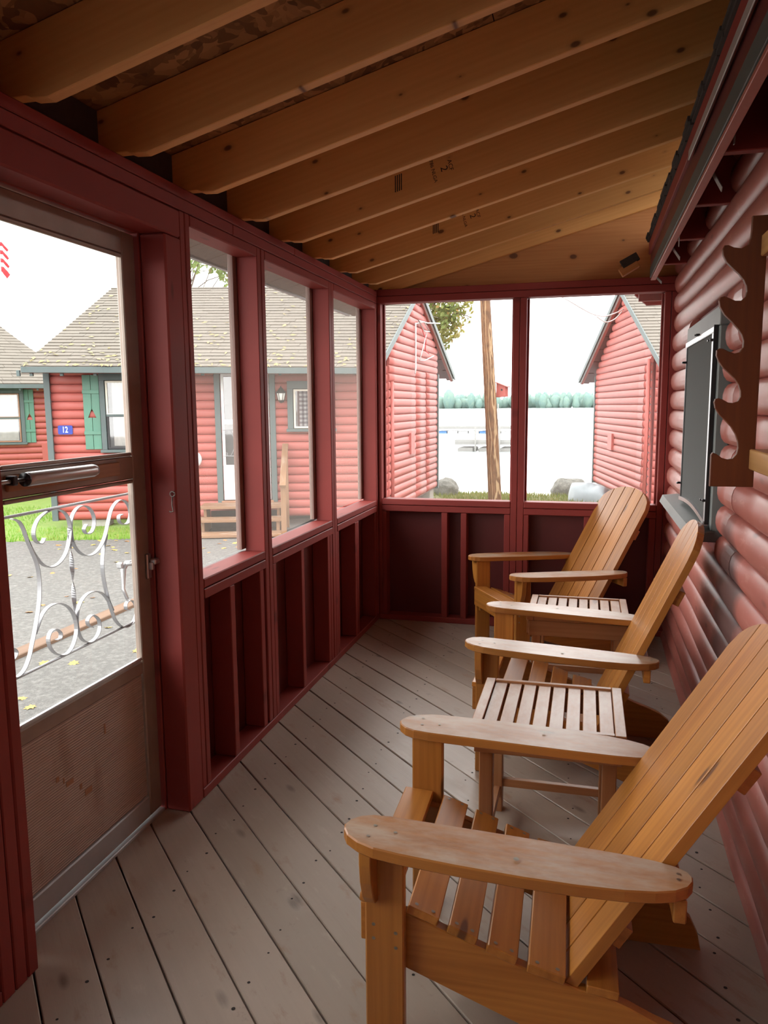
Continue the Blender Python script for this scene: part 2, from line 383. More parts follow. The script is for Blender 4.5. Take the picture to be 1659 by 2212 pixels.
def leafmat(name, c1, c2, c3):
    t = NT(name); g = t.grain(); f = t.noise(t.vmul(g, (1, 1, 1)), .9, 2); f2 = t.noise(t.vmul(g, (7, 7, 7)), 1, 2)
    col = t.mix(t.math('MULTIPLY', t.math('SUBTRACT', f, .4), 4, True), c1, c2); col = t.mix(t.math('MULTIPLY', t.math('SUBTRACT', f2, .55), 6, True), col, c3)
    t.fin(col, .6)
    tr = t.n('ShaderNodeBsdfTranslucent'); t.put(tr.inputs[0], col); mx = t.n('ShaderNodeMixShader'); mx.inputs[0].default_value = .4
    t.t.links.new(t.b.outputs[0], mx.inputs[1]); t.t.links.new(tr.outputs[0], mx.inputs[2]); t.t.links.new(mx.outputs[0], t.out.inputs[0]); return t.m
M['leaf_green'] = leafmat('green_leaves', (.13, .21, .05), (.20, .26, .06), (.30, .24, .06))
M['leaf_autumn'] = leafmat('turning_leaves', (.15, .19, .045), (.26, .22, .05), (.32, .14, .035))
M['fallen_yellow'] = plain('yellow_leaf', (.48, .31, .07), .7, 0, .3)
M['litter'] = plain('dry_leaf_litter', (.26, .205, .095), .8, 0, .35)
M['door_strip'] = wood('worn_door_strip', (.36, .17, .085), (.50, .27, .14), rough=.5)
M['timber'] = wood('weathered_timber', (.10, .055, .032), (.17, .10, .06), rough=.7)
M['fallen_orange'] = plain('orange_leaf', (.42, .17, .05), .7, 0, .3)
M['bank_blade'] = leafmat('dry_bank_grass', (.12, .15, .03), (.20, .20, .06), (.28, .22, .09))
M['forest'] = leafmat('haze_tinted_trees', (.17, .29, .27), (.21, .33, .28), (.29, .38, .28))  # air haze over the lake is mixed into these tree colours
def shingle():
    t = NT('weathered_shingles'); g = t.grain(); f = t.noise(t.vmul(g, (1.2, 1.2, 1.2)), 1, 5, .6); f2 = t.noise(t.vmul(g, (60, 60, 60)), 1, 2); f3 = t.noise(t.vmul(g, (1.6, 1.6, 1.6), (9, 4, 2)), 1.3, 4)
    col = t.mix(f, (.105, .092, .078), (.185, .165, .135)); col = t.mix(t.math('MULTIPLY', f2, .4), col, (.07, .063, .054))
    col = t.mix(t.math('MULTIPLY', t.math('SUBTRACT', f3, .60), 1.0, True), col, (.13, .10, .085)); return t.fin(col, .9)
M['shingle'] = shingle()
def ground(name, c1, c2, c3, sc):
    t = NT(name); p = t.pos(); f = t.noise(p, sc, 6, .7); f2 = t.noise(p, .5, 4); f3 = t.noise(p, 45, 2, .8)
    col = t.mix(f2, c1, c2); col = t.mix(t.math('MULTIPLY', t.math('SUBTRACT', f, .45), 3, True), col, c3)
    col = t.mix(t.math('MULTIPLY', f3, .45), col, tuple(x * .45 for x in c1)); t.bump(t.math('ADD', f, f3), .6, .02); return t.fin(col, .95)
M['asphalt'] = ground('gravelly_asphalt', (.105, .102, .096), (.14, .136, .128), (.24, .235, .22), 22)
M['lawn'] = ground('lawn_soil', (.11, .20, .025), (.17, .27, .04), (.24, .28, .07), 9)
M['bank'] = ground('bank_soil', (.10, .12, .03), (.16, .15, .06), (.22, .18, .09), 9)
M['blade'] = leafmat('grass_blades', (.14, .30, .03), (.20, .36, .05), (.36, .36, .10))
M['rock'] = ground('lichen_rock', (.13, .13, .115), (.20, .20, .18), (.30, .30, .265), 14)
def polemat():
    t = NT('peeled_log_pole'); g = t.grain(); f = t.noise(t.vmul(g, (3.2, 9, 9)), 1, 4, .5, 1.5); v = t.n('ShaderNodeTexWave', wave_type='RINGS'); t.put(v.inputs['Vector'], t.vmul(g, (1.4, 7, 7)))
    v.inputs['Scale'].default_value = 1.1; v.inputs['Distortion'].default_value = 7; v.inputs['Detail'].default_value = 3
    col = t.mix(t.math('MULTIPLY', t.math('SUBTRACT', f, .3), 2.5, True), (.065, .028, .011), (.19, .09, .038)); k = t.math('MULTIPLY', t.math('SUBTRACT', v.outputs['Fac'], .86), 9, True)
    col = t.mix(k, col, (.34, .23, .125)); return t.fin(col, .7)
M['pole'] = polemat()
def glassmat(name, tint, base=.04):
    t = NT(name); tr = t.n('ShaderNodeBsdfTransparent'); tr.inputs[0].default_value = tint + (1,); gl = t.n('ShaderNodeBsdfGlossy'); gl.inputs['Roughness'].default_value = .02
    lw = t.n('ShaderNodeFresnel'); lw.inputs[0].default_value = 1.45; mx = t.n('ShaderNodeMixShader'); t.put(mx.inputs[0], lw)
    t.t.links.new(tr.outputs[0], mx.inputs[1]); t.t.links.new(gl.outputs[0], mx.inputs[2]); t.t.links.new(mx.outputs[0], t.out.inputs[0]); return t.m
M['glass'] = glassmat('door_glass', (.96, .97, .96))
def screenmat(name, c, face, graze):
    """insect mesh: wires hide more of what lies behind when seen at a slant"""
    t = NT(name); tr = t.n('ShaderNodeBsdfTransparent'); df = t.n('ShaderNodeBsdfDiffuse'); df.inputs[0].default_value = c + (1,)
    tl = t.n('ShaderNodeBsdfTranslucent'); tl.inputs[0].default_value = c + (1,); ad = t.n('ShaderNodeMixShader'); ad.inputs[0].default_value = .5
    t.t.links.new(df.outputs[0], ad.inputs[1]); t.t.links.new(tl.outputs[0], ad.inputs[2])
    lw = t.n('ShaderNodeLayerWeight'); lw.inputs[0].default_value = .5
    f = t.math('ADD', face, t.math('MULTIPLY', t.math('POWER', lw.outputs['Facing'], 3.0), graze))
    mx = t.n('ShaderNodeMixShader'); t.put(mx.inputs[0], f); t.t.links.new(tr.outputs[0], mx.inputs[1]); t.t.links.new(ad.outputs[0], mx.inputs[2]); t.t.links.new(mx.outputs[0], t.out.inputs[0]); return t.m
M['screen'] = screenmat('insect_screen', (.50, .46, .41), .10, .55)
M['screen_win'] = screenmat('dark_window_screen', (.30, .305, .30), .80, .18)
def water():
    t = NT('lake_water'); f = t.noise(t.vmul(t.pos(), (.35, .12, 1)), 1, 4); t.bump(f, .04, .05); return t.fin((.30, .34, .35), .14, spec=.8)
M['water'] = water()
def ribbed():
    t = NT('dirty_ribbed_aluminium'); p = t.pos(); sx = t.n('ShaderNodeSeparateXYZ'); t.put(sx.inputs[0], p)
    wv = t.math('SINE', t.math('MULTIPLY', sx.outputs[2], 2 * PI / .0085)); f = t.noise(t.vmul(p, (3, 3, 3)), 1, 5, .65); f2 = t.noise(t.vmul(p, (8, 8, 3)), 1, 4)
    col = t.mix(f, (.38, .29, .235), (.55, .44, .37)); col = t.mix(t.math('MULTIPLY', t.math('SUBTRACT', f2, .55), 3, True), col, (.30, .17, .11)); t.bump(wv, .55, .0015); return t.fin(col, .5, .15)
M['ribbed'] = ribbed()

# ================================================================== THE PORCH
GZ0 = -.36; PY0, PY1 = -2.2, 5.122            # near and far ends of the porch
XL, XO = -1.392, -1.49            # inner and outer face of the screened wall
YS = [1.726 + .434 * k for k in range(-9, 8)] + [5.15]
# ---- floor of diagonal boards
floor = thing('floor', (0, 0, 0), kind='structure')
def clip(poly, a, b, c):          # keep a x + b y <= c
    out = []
    for i in range(len(poly)):
        p, q = poly[i - 1], poly[i]; fp = a * p[0] + b * p[1] - c; fq = a * q[0] + b * q[1] - c
        if (fp <= 0) != (fq <= 0):
            t = fp / (fp - fq); out.append((p[0] + (q[0] - p[0]) * t, p[1] + (q[1] - p[1]) * t))
        if fq <= 0: out.append(q)
    return out
r2 = math.sqrt(.5); AX45 = ((r2, -r2, 0), (r2, r2, 0), (0, 0, 1))
nails = MB()
for k in range(-24, 22):
    s0 = 1.238 + .2130 * k + .0036; s1 = 1.238 + .2130 * (k + 1) - .0036
    poly = [(-1.545, PY0 - .1), (.545, PY0 - .1), (.545, 5.235), (-1.545, 5.235)]
    poly = clip(clip(poly, 1, 1, s1), -1, -1, -s0)
    poly = [p for i, p in enumerate(poly) if math.dist(p, poly[i - 1]) > 1e-4] if poly else poly
    if len(poly) < 3: continue
    loc = [(r2 * (x - y), r2 * (x + y)) for x, y in poly]
    zz = random.uniform(-.0012, .0012)
    MB().prism(loc, (0, 0, -.0145 + zz), AX45, .03, .0025).build('floor_board', M['deck'], floor)
    sm = (s0 + s1) / 2
    for xj in (-1.22, -.82, -.42, -.02, .38):
        for d in (-.045, .045):
            x = xj + random.uniform(-.02, .02); y = sm + d * 1.35 - x
            if PY0 < y < 5.1 and -1.36 < x < .48:
                n = 7; r = .0048 * random.uniform(.7, 1.2); zt = zz + .0012
                nails.add([(x + r * math.cos(2 * PI * i / n), y + r * math.sin(2 * PI * i / n), zt) for i in range(n)], [list(range(n))])
nails.build('nail_head', M['hole'], floor, kind='stuff')

# ---- screened left wall
wl = thing('wall_left', (XL, 0, 0), kind='structure')
def stick(root, name, x0, x1, y0, y1, z0, z1, m='red', bev=.003): return MB().span(x0, x1, y0, y1, z0, z1, bev).build(name, M[m], root)
for a, b in ((2.52, 2.5525), (2.5545, 2.587), (3.17, 3.2085), (3.2115, 3.25), (4.125, 4.1655), (4.1685, 4.209), (5.08, 5.12), (1.458, 1.500), (1.503, 1.5445), (-.44, -.40), (-.397, -.357), (-2.2, -2.16)):
    stick(wl, 'stud', XO, XL + random.uniform(-.003, 0), a, b, .04 if a > 1.6 or a < 1.4 else 0, 2.18 if a > 1.6 or a < 1.4 else 2.178)
stick(wl, 'door_post', XO, XL, 2.412, 2.518, 0, 2.083, bev=.006)
stick(wl, 'door_jamb', -1.545, XO - .001, 2.408, 2.50, 0, 2.12); stick(wl, 'door_jamb', -1.545, XO - .001, 1.52, 1.618, 0, 2.12); stick(wl, 'door_jamb', -1.545, XO - .001, 1.619, 2.407, 2.084, 2.12)
stick(wl, 'corner_post', XO, XL, 5.121, 5.22, -.05, 2.27)
stick(wl, 'door_post', XO, XL, 1.5475, 1.588, 0, 2.083, bev=.005)
stick(wl, 'door_header', XO, XL, 1.5475, 2.518, 2.085, 2.178, bev=.006)
for a, b in ((PY0, 2.94), (2.943, 5.122)): stick(wl, 'top_plate', XO, XL, a, b, 2.1815, 2.223)
for a, b in ((PY0, 1.2), (1.203, 3.62), (3.623, 5.122)): stick(wl, 'top_plate', XO, XL - .001, a, b, 2.2255, 2.2605)
stick(wl, 'bottom_plate', XO, XL, 2.522, 5.12, 0, .038); stick(wl, 'bottom_plate', XO, XL, PY0, 1.455, 0, .038)
BAYS = [(2.5885, 3.1685), (3.2515, 4.1235), (4.2105, 5.0785), (-.355, 1.456)]
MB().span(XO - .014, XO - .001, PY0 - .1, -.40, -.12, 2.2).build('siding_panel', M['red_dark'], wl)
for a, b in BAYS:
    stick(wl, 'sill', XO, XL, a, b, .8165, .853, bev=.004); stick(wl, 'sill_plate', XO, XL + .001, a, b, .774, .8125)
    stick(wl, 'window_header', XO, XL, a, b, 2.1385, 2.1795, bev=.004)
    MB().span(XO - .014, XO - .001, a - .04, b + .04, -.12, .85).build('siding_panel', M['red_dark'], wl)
    for y0, y1 in ((a - .02, a + .034), (b - .034, b + .02)): stick(wl, 'screen_trim', XO - .026, XO - .001, y0, y1, .86, 2.15, 'stud_trim', .002)
for a, b in ((2.805, 2.847), (3.114, 3.155), (3.255, 3.292), (3.627, 3.668), (4.045, 4.083), (4.086, 4.1235), (4.2125, 4.245), (4.563, 4.60), (4.604, 4.643), (5.038, 5.077), (-1.5, -1.46), (-.9, -.86), (.2, .24), (.85, .89)):
    stick(wl, 'knee_stud', XO, XL - random.uniform(0, .006), a, b, .039, .773)
WN = 0
for a, b in BAYS:
    WN += 1
    MB().add([(XO - .012, a + .03, .86), (XO - .012, b - .03, .86), (XO - .012, b - .03, 2.15), (XO - .012, a + .03, 2.15)], [[0, 1, 2, 3]]).build('window_%d' % WN, M['screen'], kind='structure', label='insect screen panel in the left wall, bay %s' % ('beside the door', 'second from the door', 'nearest the far corner', 'before the door')[WN - 1])

# ---- far wall
wb = thing('wall_back', (0, PY1, 0), kind='structure'); YB = 5.22
for a, b, z1 in ((-1.39, -1.367, 2.18), (-.48, -.4385, 2.18), (-.4365, -.395, 2.18), (.44, .4775, 2.18), (.4805, .535, 2.18)): stick(wb, 'stud', a, b, PY1, YB, .04, z1)
stick(wb, 'top_plate', -1.391, .535, PY1 - .002, YB, 2.1815, 2.2245); stick(wb, 'top_plate', -1.391, .535, PY1, YB, 2.227, 2.27)
stick(wb, 'bottom_plate', -1.39, .535, PY1, YB, 0, .038)
for a, b in ((-1.366, -.481), (-.394, .439)):
    stick(wb, 'sill', a, b, PY1 - .002, YB, .8195, .86, bev=.004); stick(wb, 'sill_plate', a, b, PY1, YB, .775, .8165)
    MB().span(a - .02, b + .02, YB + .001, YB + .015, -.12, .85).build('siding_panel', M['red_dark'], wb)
    for x0, x1 in ((a, a + .012), (b - .012, b)): stick(wb, 'screen_trim', x0, x1, YB - .03, YB - .002, .861, 2.18, 'red', .002)
    WN += 1
    MB().add([(a, YB - .012, .86), (b, YB - .012, .86), (b, YB - .012, 2.181), (a, YB - .012, 2.181)], [[0, 1, 2, 3]]).build('window_%d' % WN, M['screen'], kind='structure', label='insect screen panel in the far wall, %s bay' % ('left' if a < -1 else 'right'))
for a, b in ((-1.366, -1.336), (-.947, -.906), (-.813, -.774), (-.522, -.482), (-.393, -.36), (-.005, .035), (.398, .438)): stick(wb, 'knee_stud', a, b, PY1 + random.uniform(0, .004), YB, .039, .773)
def rz(x, off=0.0): return 2.2295 + .264 * (x + 1.392) + off       # underside of the rafters
MB().prism([(-1.39, 2.272), (.95, 2.272), (.95, rz(.95, .172)), (-1.39, rz(-1.39, .172))], (0, 5.2, 0), ((1, 0, 0), (0, 0, 1), (0, -1, 0)), .012).build('plywood_panel', M['ply'], wb)
# ---- near end behind the camera, boarded up
wn = thing('wall_front', (0, PY0, 0), kind='structure')
for a, b in ((-1.39, -1.35), (-.48, -.4385), (-.4365, -.395), (.44, .535)): stick(wn, 'stud', a, b, PY0 - .1, PY0, .04, 2.18)
stick(wn, 'top_plate', -1.391, .535, PY0 - .1, PY0, 2.1815, 2.27); stick(wn, 'bottom_plate', -1.39, .535, PY0 - .1, PY0, 0, .038)

for a, b in ((-1.348, -.481), (-.394, .439)): MB().span(a - .02, b + .02, PY0 - .115, PY0 - .101, -.12, 2.2).build('siding_panel', M['red_dark'], wn)
# ---- ceiling: rafters, strand board, eave boards
ce = thing('ceiling', (0, 0, 2.26), kind='structure')
ph = math.atan(.264); ca, sa = math.cos(ph), math.sin(ph)
RA = []
XE = 1.12
for i, y in enumerate(YS):
    poly = [(-1.30, 2.2535), (XE, rz(XE)), (XE, rz(XE, .1745)), (-1.49, rz(-1.49, .1745)), (-1.49, 2.2615), (-1.36, 2.2615), (-1.345, 2.2555)]
    loc = [(x * ca + z * sa, -x * sa + z * ca) for x, z in poly]
    RA.append(MB().prism(loc, (0, y + .019, 0), ((ca, 0, sa), (-sa, 0, ca), (0, -1, 0)), .038, .0022).build('rafter', M['pine'], ce))
    if i < len(YS) - 1: stick(ce, 'blocking_board', -1.485, -1.455, y + .039, YS[i + 1] - .001, 2.262, 2.385, 'roof_edge', 0)
def slope_slab(name, x0, x1, y0, y1, off, th, m):
    p = Vector((x0, 0, rz(x0, off + th / 2))); q = Vector((x1, 0, rz(x1, off + th / 2)))
    c = (p + q) / 2; c.y = (y0 + y1) / 2
    return MB().box(c, ((q - p).length, y1 - y0, th), ((ca, 0, sa), (0, 1, 0), (-sa, 0, ca)), .001).build(name, M[m], ce)
for a, b in ((-1.489, -.32), (-.317, .86), (.863, 1.75)):
    for k in range(-2, 3):
        y0 = 1.745 + 2.17 * k - (1.085 if a < -.4 or a > .8 else 0)
        slope_slab('strand_board_panel', a, b, max(y0 + .001, -2.4), min(y0 + 2.168, 6.3), .1765, .012, 'osb') if y0 + 2.168 > -2.4 and y0 < 6.3 else None
for k in range(33): slope_slab('eave_board', -1.955, -1.491, -2.30 + .265 * k, -2.303 + .265 * (k + 1), .1775, .014, 'soffit')
slope_slab('drip_edge', -1.972, -1.956, -2.32, 6.33, .166, .03, 'flash')
slope_slab('roof_cover', -1.98, 1.9, -2.4, 6.35, .2, .012, 'roof_edge')
# grade stamps on the rafters
def stamp(txt, x, y, z, size, rot, parent, name='grade_stamp'):
    cu = bpy.data.curves.new('t', 'FONT'); cu.body = txt; cu.size = size; cu.align_x = 'CENTER'; cu.align_y = 'CENTER'; cu.extrude = .0001
    tmp = bpy.data.objects.new('t', cu); COL.objects.link(tmp); bpy.context.view_layer.update()
    me = bpy.data.meshes.new_from_object(tmp.evaluated_get(bpy.context.evaluated_depsgraph_get())); bpy.data.objects.remove(tmp)
    mat4 = Matrix.Translation((x, y, z)) @ Matrix.Rotation(PI / 2, 4, 'X') @ Matrix.Rotation(rot, 4, 'Z')
    b = MB(); b.add([tuple(mat4 @ v.co) for v in me.vertices], [list(p.vertices) for p in me.polygons]); bpy.data.meshes.remove(me)
    return b.build(name, M['ink'], parent)
for (x, y, z, r, x2, z2) in ((-.645, YS[13] - .0006, 2.52, RA[13], -.85, 2.47), (-.645, YS[15] - .0006, 2.518, RA[15], -.85, 2.47)):
    stamp('2', x + .012, y, z - .003, .045, -PI / 2 + ph, r); stamp('ACF', x + .04, y, z + .01, .026, -PI / 2 + ph, r); stamp('786 NLGA', x - .035, y, z - .01, .022, -PI / 2 + ph, r)
    b = MB()
    for q in range(4): b.bar((x2 + .009 * q, y - .0002, z2 - .035 + .0025 * q), (x2 + .009 * q, y - .0002, z2 + .035 + .0025 * q), .0045, .0004, (0, 1, 0))
    b.build('grade_stamp', M['ink'], r)

# ---- log wall on the right
wr = thing('wall_right', (.535, 0, 0), kind='structure')
WY0, WY1, WZ0, WZ1 = 3.19, 4.30, .93, 1.885       # window hole
def logrun(z, y0, y1, h=.1172, dx=0.0): MB().log((.535 + dx, y0, z), (.535 + dx, y1, z), (-1, 0, 0), h - .001, .0415).build('siding_log', M['log_in'], wr)
for n in range(-11, 11):
    z = 1.226 + .1172 * n; dx = random.uniform(-.003, .003)
    if z + .1 > WZ0 and z + .02 < WZ1:
        yj = 2.93 + random.uniform(-.07, .07)
        logrun(z, PY0, yj - .0012, dx=dx); logrun(z, yj + .0012, WY0, dx=dx + random.uniform(-.004, .004)); logrun(z, WY1, 5.36, dx=dx)
    elif n in (2, 7, 8): logrun(z, PY0, 5.36, dx=dx)
    else:
        yj = random.uniform(-.5, .9); logrun(z, PY0, yj - .0012, dx=dx); logrun(z, yj + .0012, 5.36, dx=dx)
MB().span(.542, .57, PY0 - .2, 5.36, -.4, 2.55).build('light_block_board', M['red_dark'], wr)  # unseen board behind the logs, added to block light
MB().span(.57, 3.4, 5.30, 5.36, -.4, 2.6).build('end_panel', M['log_out'], wr)
# ---- eave of the cabin running under the porch rafters
ev = thing('trim_1', (.34, 0, 2.3), kind='structure', label='old cabin eave with grey and red fascia boards above the log wall')
EY0, EY1 = -2.3, 4.98
def ebox(name, x0, x1, z0, z1, m, y0=EY0, y1=EY1, bev=.002): return MB().span(x0, x1, y0, y1, z0, z1, bev).build(name, M[m], ev)
b = MB(); yy = EY0
while yy < EY1:       # ragged overhanging shingle edge
    l = random.uniform(.05, .16); d = random.uniform(0, .010); b.span(.312 - d, .40, yy, min(yy + l - .002, EY1), 2.462 + random.uniform(-.004, .004), 2.476); b.span(.317 - d * .5, .40, yy, min(yy + l - .002, EY1), 2.448 + random.uniform(-.003, .003), 2.4605); yy += l
b.build('shingle_edge', M['roof_edge'], ev, kind='stuff')
ebox('drip_board', .324, .343, 2.378, 2.446, 'red')
ebox('flashing_strip', .3195, .324, 2.352, 2.386, 'flash', EY0, 3.05)
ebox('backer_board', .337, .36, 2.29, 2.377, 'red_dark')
ebox('grey_fascia', .336, .352, 2.243, 2.305, 'trim_grey')
ebox('fascia_board', .341, .370, 2.228, 2.2425, 'log_in')
ebox('roof_deck', .362, .56, 2.45, 2.465, 'red_dark', EY0, 5.36)
MB().bar((.33, 0, 2.487), (2.9, 0, 3.60), 8.0, .02, (0, 0, 1)).build('old_roof', M['roof_edge'], ev)
for k in range(-8, 4):
    y = 3.27 + .645 * k
    MB().span(.371, .541, y, y + .042, 2.25, 2.449, .003).build('rafter_tail', M['red'], ev)
MB().span(.30, .45, 5.38, 5.42, 2.16, 2.36).build('rafter_tail', M['red'], ev); MB().prism([(.28, 2.22), (.46, 2.32), (.46, 2.15), (.36, 2.15)], (0, 5.55, 0), ((1, 0, 0), (0, 0, 1), (0, -1, 0)), .03).build('rafter_tail', M['red'], ev)
for (p, q) in (((.385, 2.50, 2.345), (.385, 2.51, 2.235)), ((.372, 2.93, 2.30), (.40, 2.80, 2.185)), ((.372, 3.76, 2.30), (.374, 3.79, 2.195)), ((.374, 4.19, 2.28), (.40, 3.98, 2.175)), ((.376, 5.0, 2.31), (.376, 5.01, 2.25)), ((.376, 5.01, 2.25), (.40, 4.93, 2.205))):
    MB().bar(p, q, .018, .003, (1, 0, 0), .0005).build('gutter_strap', M['flash'], ev)
MB().bar((.17, 4.92, 2.315), (.262, 4.93, 2.365), .05, .016, (0, -1, .2), .002).build('loose_end_strip', M['roof_edge'], ev)
MB().bar((.165, 4.925, 2.268), (.262, 4.93, 2.325), .05, .03, (0, -1, .2), .003).build('loose_end_block', M['ply'], ev)

# ---- screened window in the log wall
WN += 1
w6 = thing('window_%d' % WN, (.49, 3.7, WZ0), kind='structure', label='framed screen window with grey casing in the log wall')
def wbox(name, x0, x1, y0, y1, z0, z1, m, bev=.003, parent=None): return MB().span(x0, x1, y0, y1, z0, z1, bev).build(name, M[m], parent or w6)
wbox('head_casing', .478, .53, 3.225, 4.235, 1.797, 1.872, 'casing_grey'); wbox('near_casing', .480, .53, 3.222, 3.262, 1.0, 1.796, 'casing_grey'); wbox('far_casing', .482, .53, 4.15, 4.235, 1.0, 1.796, 'casing_grey')
MB().prism([(.405, .955), (.53, .955), (.53, 1.003), (.42, .992)], (0, 3.89, 0), ((1, 0, 0), (0, 0, 1), (0, -1, 0)), 1.34, .004).build('sill', M['casing_grey'], w6)
sash = wbox('sash_top_rail', .462, .4775, 3.264, 4.149, 1.772, 1.796, 'alum'); wbox('sash_near_rail', .460, .4775, 3.264, 3.283, 1.02, 1.771, 'alum'); wbox('sash_near_edge', .462, .479, 3.2565, 3.2635, 1.02, 1.80, 'black', .001)
wbox('sash_far_rail', .466, .4775, 4.134, 4.149, 1.02, 1.771, 'black')
MB().ribbon([(.468, 3.266 + .88 * i / 12, 1.024 + .022 * math.sin(PI * i / 12)) for i in range(13)], (1, 0, 0), .016, .018).build('sash_bottom_rail', M['alum'], w6)
MB().span(.4715, .4745, 3.284, 4.133, 1.03, 1.771).build('screen', M['screen_win'], w6)
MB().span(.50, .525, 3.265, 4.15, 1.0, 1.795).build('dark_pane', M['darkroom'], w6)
for y, z, dy in ((3.70, 1.797, 0), (3.27, 1.742, .02), (4.145, 1.70, -.02), (4.15, 1.10, -.02), (3.27, 1.115, .02)):
    c = MB().span(.450, .468, y - .012, y + .012, z - .004, z + .006, .002); c.span(.446, .455, y - .004 + dy, y + .020 + dy, z - .003, z + .004, .001); c.build('clip', M['black'], w6)

# ---- storm door
dr = thing('door_1', (-1.52, 2.0, 0), kind='structure', label='aged aluminium storm door with glass above a ribbed kick panel')
DX0, DX1 = -1.533, -1.505
def dbox(name, y0, y1, z0, z1, m='bronze', x0=DX0, x1=DX1, bev=.004, parent=None): return MB().span(x0, x1, y0, y1, z0, z1, bev).build(name, M[m], parent or dr)
dbox('stile', 2.330, 2.404, .018, 2.078); dbox('stile', 1.625, 1.695, .018, 2.078)
dbox('top_rail', 1.696, 2.329, 2.003, 2.078); dbox('middle_rail', 1.696, 2.329, 1.257, 1.336); dbox('lower_rail', 1.696, 2.329, .556, .612, bev=.008); dbox('bottom_rail', 1.696, 2.329, .018, .098, 'flash')
for z0, z1, nm in ((1.337, 2.002, 'upper'), (.613, 1.256, 'lower')):
    for y0, y1, a, b2 in ((1.696, 1.708, z0, z1), (2.317, 2.329, z0, z1), (1.709, 2.316, z0, z0 + .012), (1.709, 2.316, z1 - .012, z1)): dbox('glazing_bead', y0, y1, a, b2, 'bronze' if nm == 'upper' or a > z0 + .1 or b2 > z0 + .1 else 'alum', -1.5135, -1.499, .003)
    MB().add([(-1.515, 1.7085, z0 + .0125), (-1.515, 2.3165, z0 + .0125), (-1.515, 2.3165, z1 - .0125), (-1.515, 1.7085, z1 - .0125)], [[0, 1, 2, 3]]).build('glass_pane', M['glass'], dr)
dbox('kick_panel', 1.697, 2.328, .099, .555, 'ribbed', -1.528, -1.514, .001)
b = MB()
for y, z, w_, h_ in ((1.858, .392, .014, .016), (1.885, .375, .006, .018), (1.912, .356, .034, .016), (1.962, .318, .012, .018), (1.998, .286, .036, .020), (2.10, .45, .008, .035)): b.box((-1.5128, y, z), (.0006, w_, h_))
b.build('tape_scrap', M['door_strip'], dr)
dbox('wood_strip', 1.72, 2.235, 1.278, 1.322, 'door_strip', -1.5045, -1.492, .003)
cl = MB().tube([(-1.452, 1.742, 1.311), (-1.452, 1.75, 1.311), (-1.452, 2.03, 1.311), (-1.452, 2.045, 1.311)], [.0185, .0195, .0195, .016], 20).build('closer', M['steel'], dr)
MB().lathe([(.0188, 0), (.0188, .006)], (-1.452, 1.735, 1.311), 20, ((1, 0, 0), (0, 0, 1), (0, 1, 0))).build('closer_end_cap', M['black'], cl)
MB().tube([(-1.452, 1.60, 1.311), (-1.452, 1.7415, 1.311)], .005, 8).build('closer_rod', M['alum'], cl)
MB().span(-1.468, -1.440, 1.682, 1.70, 1.300, 1.325, .003).build('hold_open_washer', M['black'], cl)
b = MB().span(-1.491, -1.455, 2.0455, 2.062, 1.302, 1.320, .002); b.span(-1.4915, -1.487, 2.045, 2.10, 1.296, 1.326, .002); b.build('closer_bracket', M['black'], cl)
b = MB().span(-1.5045, -1.494, 2.372, 2.398, .895, .985, .003); b.span(-1.494, -1.478, 2.376, 2.392, .928, .956, .003); b.span(-1.4935, -1.470, 2.384, 2.425, .946, .966, .004); b.build('latch', M['alum'], dr)
b = MB().tube([(-1.541, 2.365, .955), (-1.575, 2.365, .95), (-1.585, 2.36, .93), (-1.585, 2.352, .86), (-1.565, 2.345, .825)], [.010, .011, .010, .007, .006], 8); b.span(-1.545, -1.537, 2.352, 2.379, .90, .98, .003); b.span(-1.60, -1.575, 2.338, 2.352, .935, .957, .004); b.build('outside_handle', M['alum'], dr)
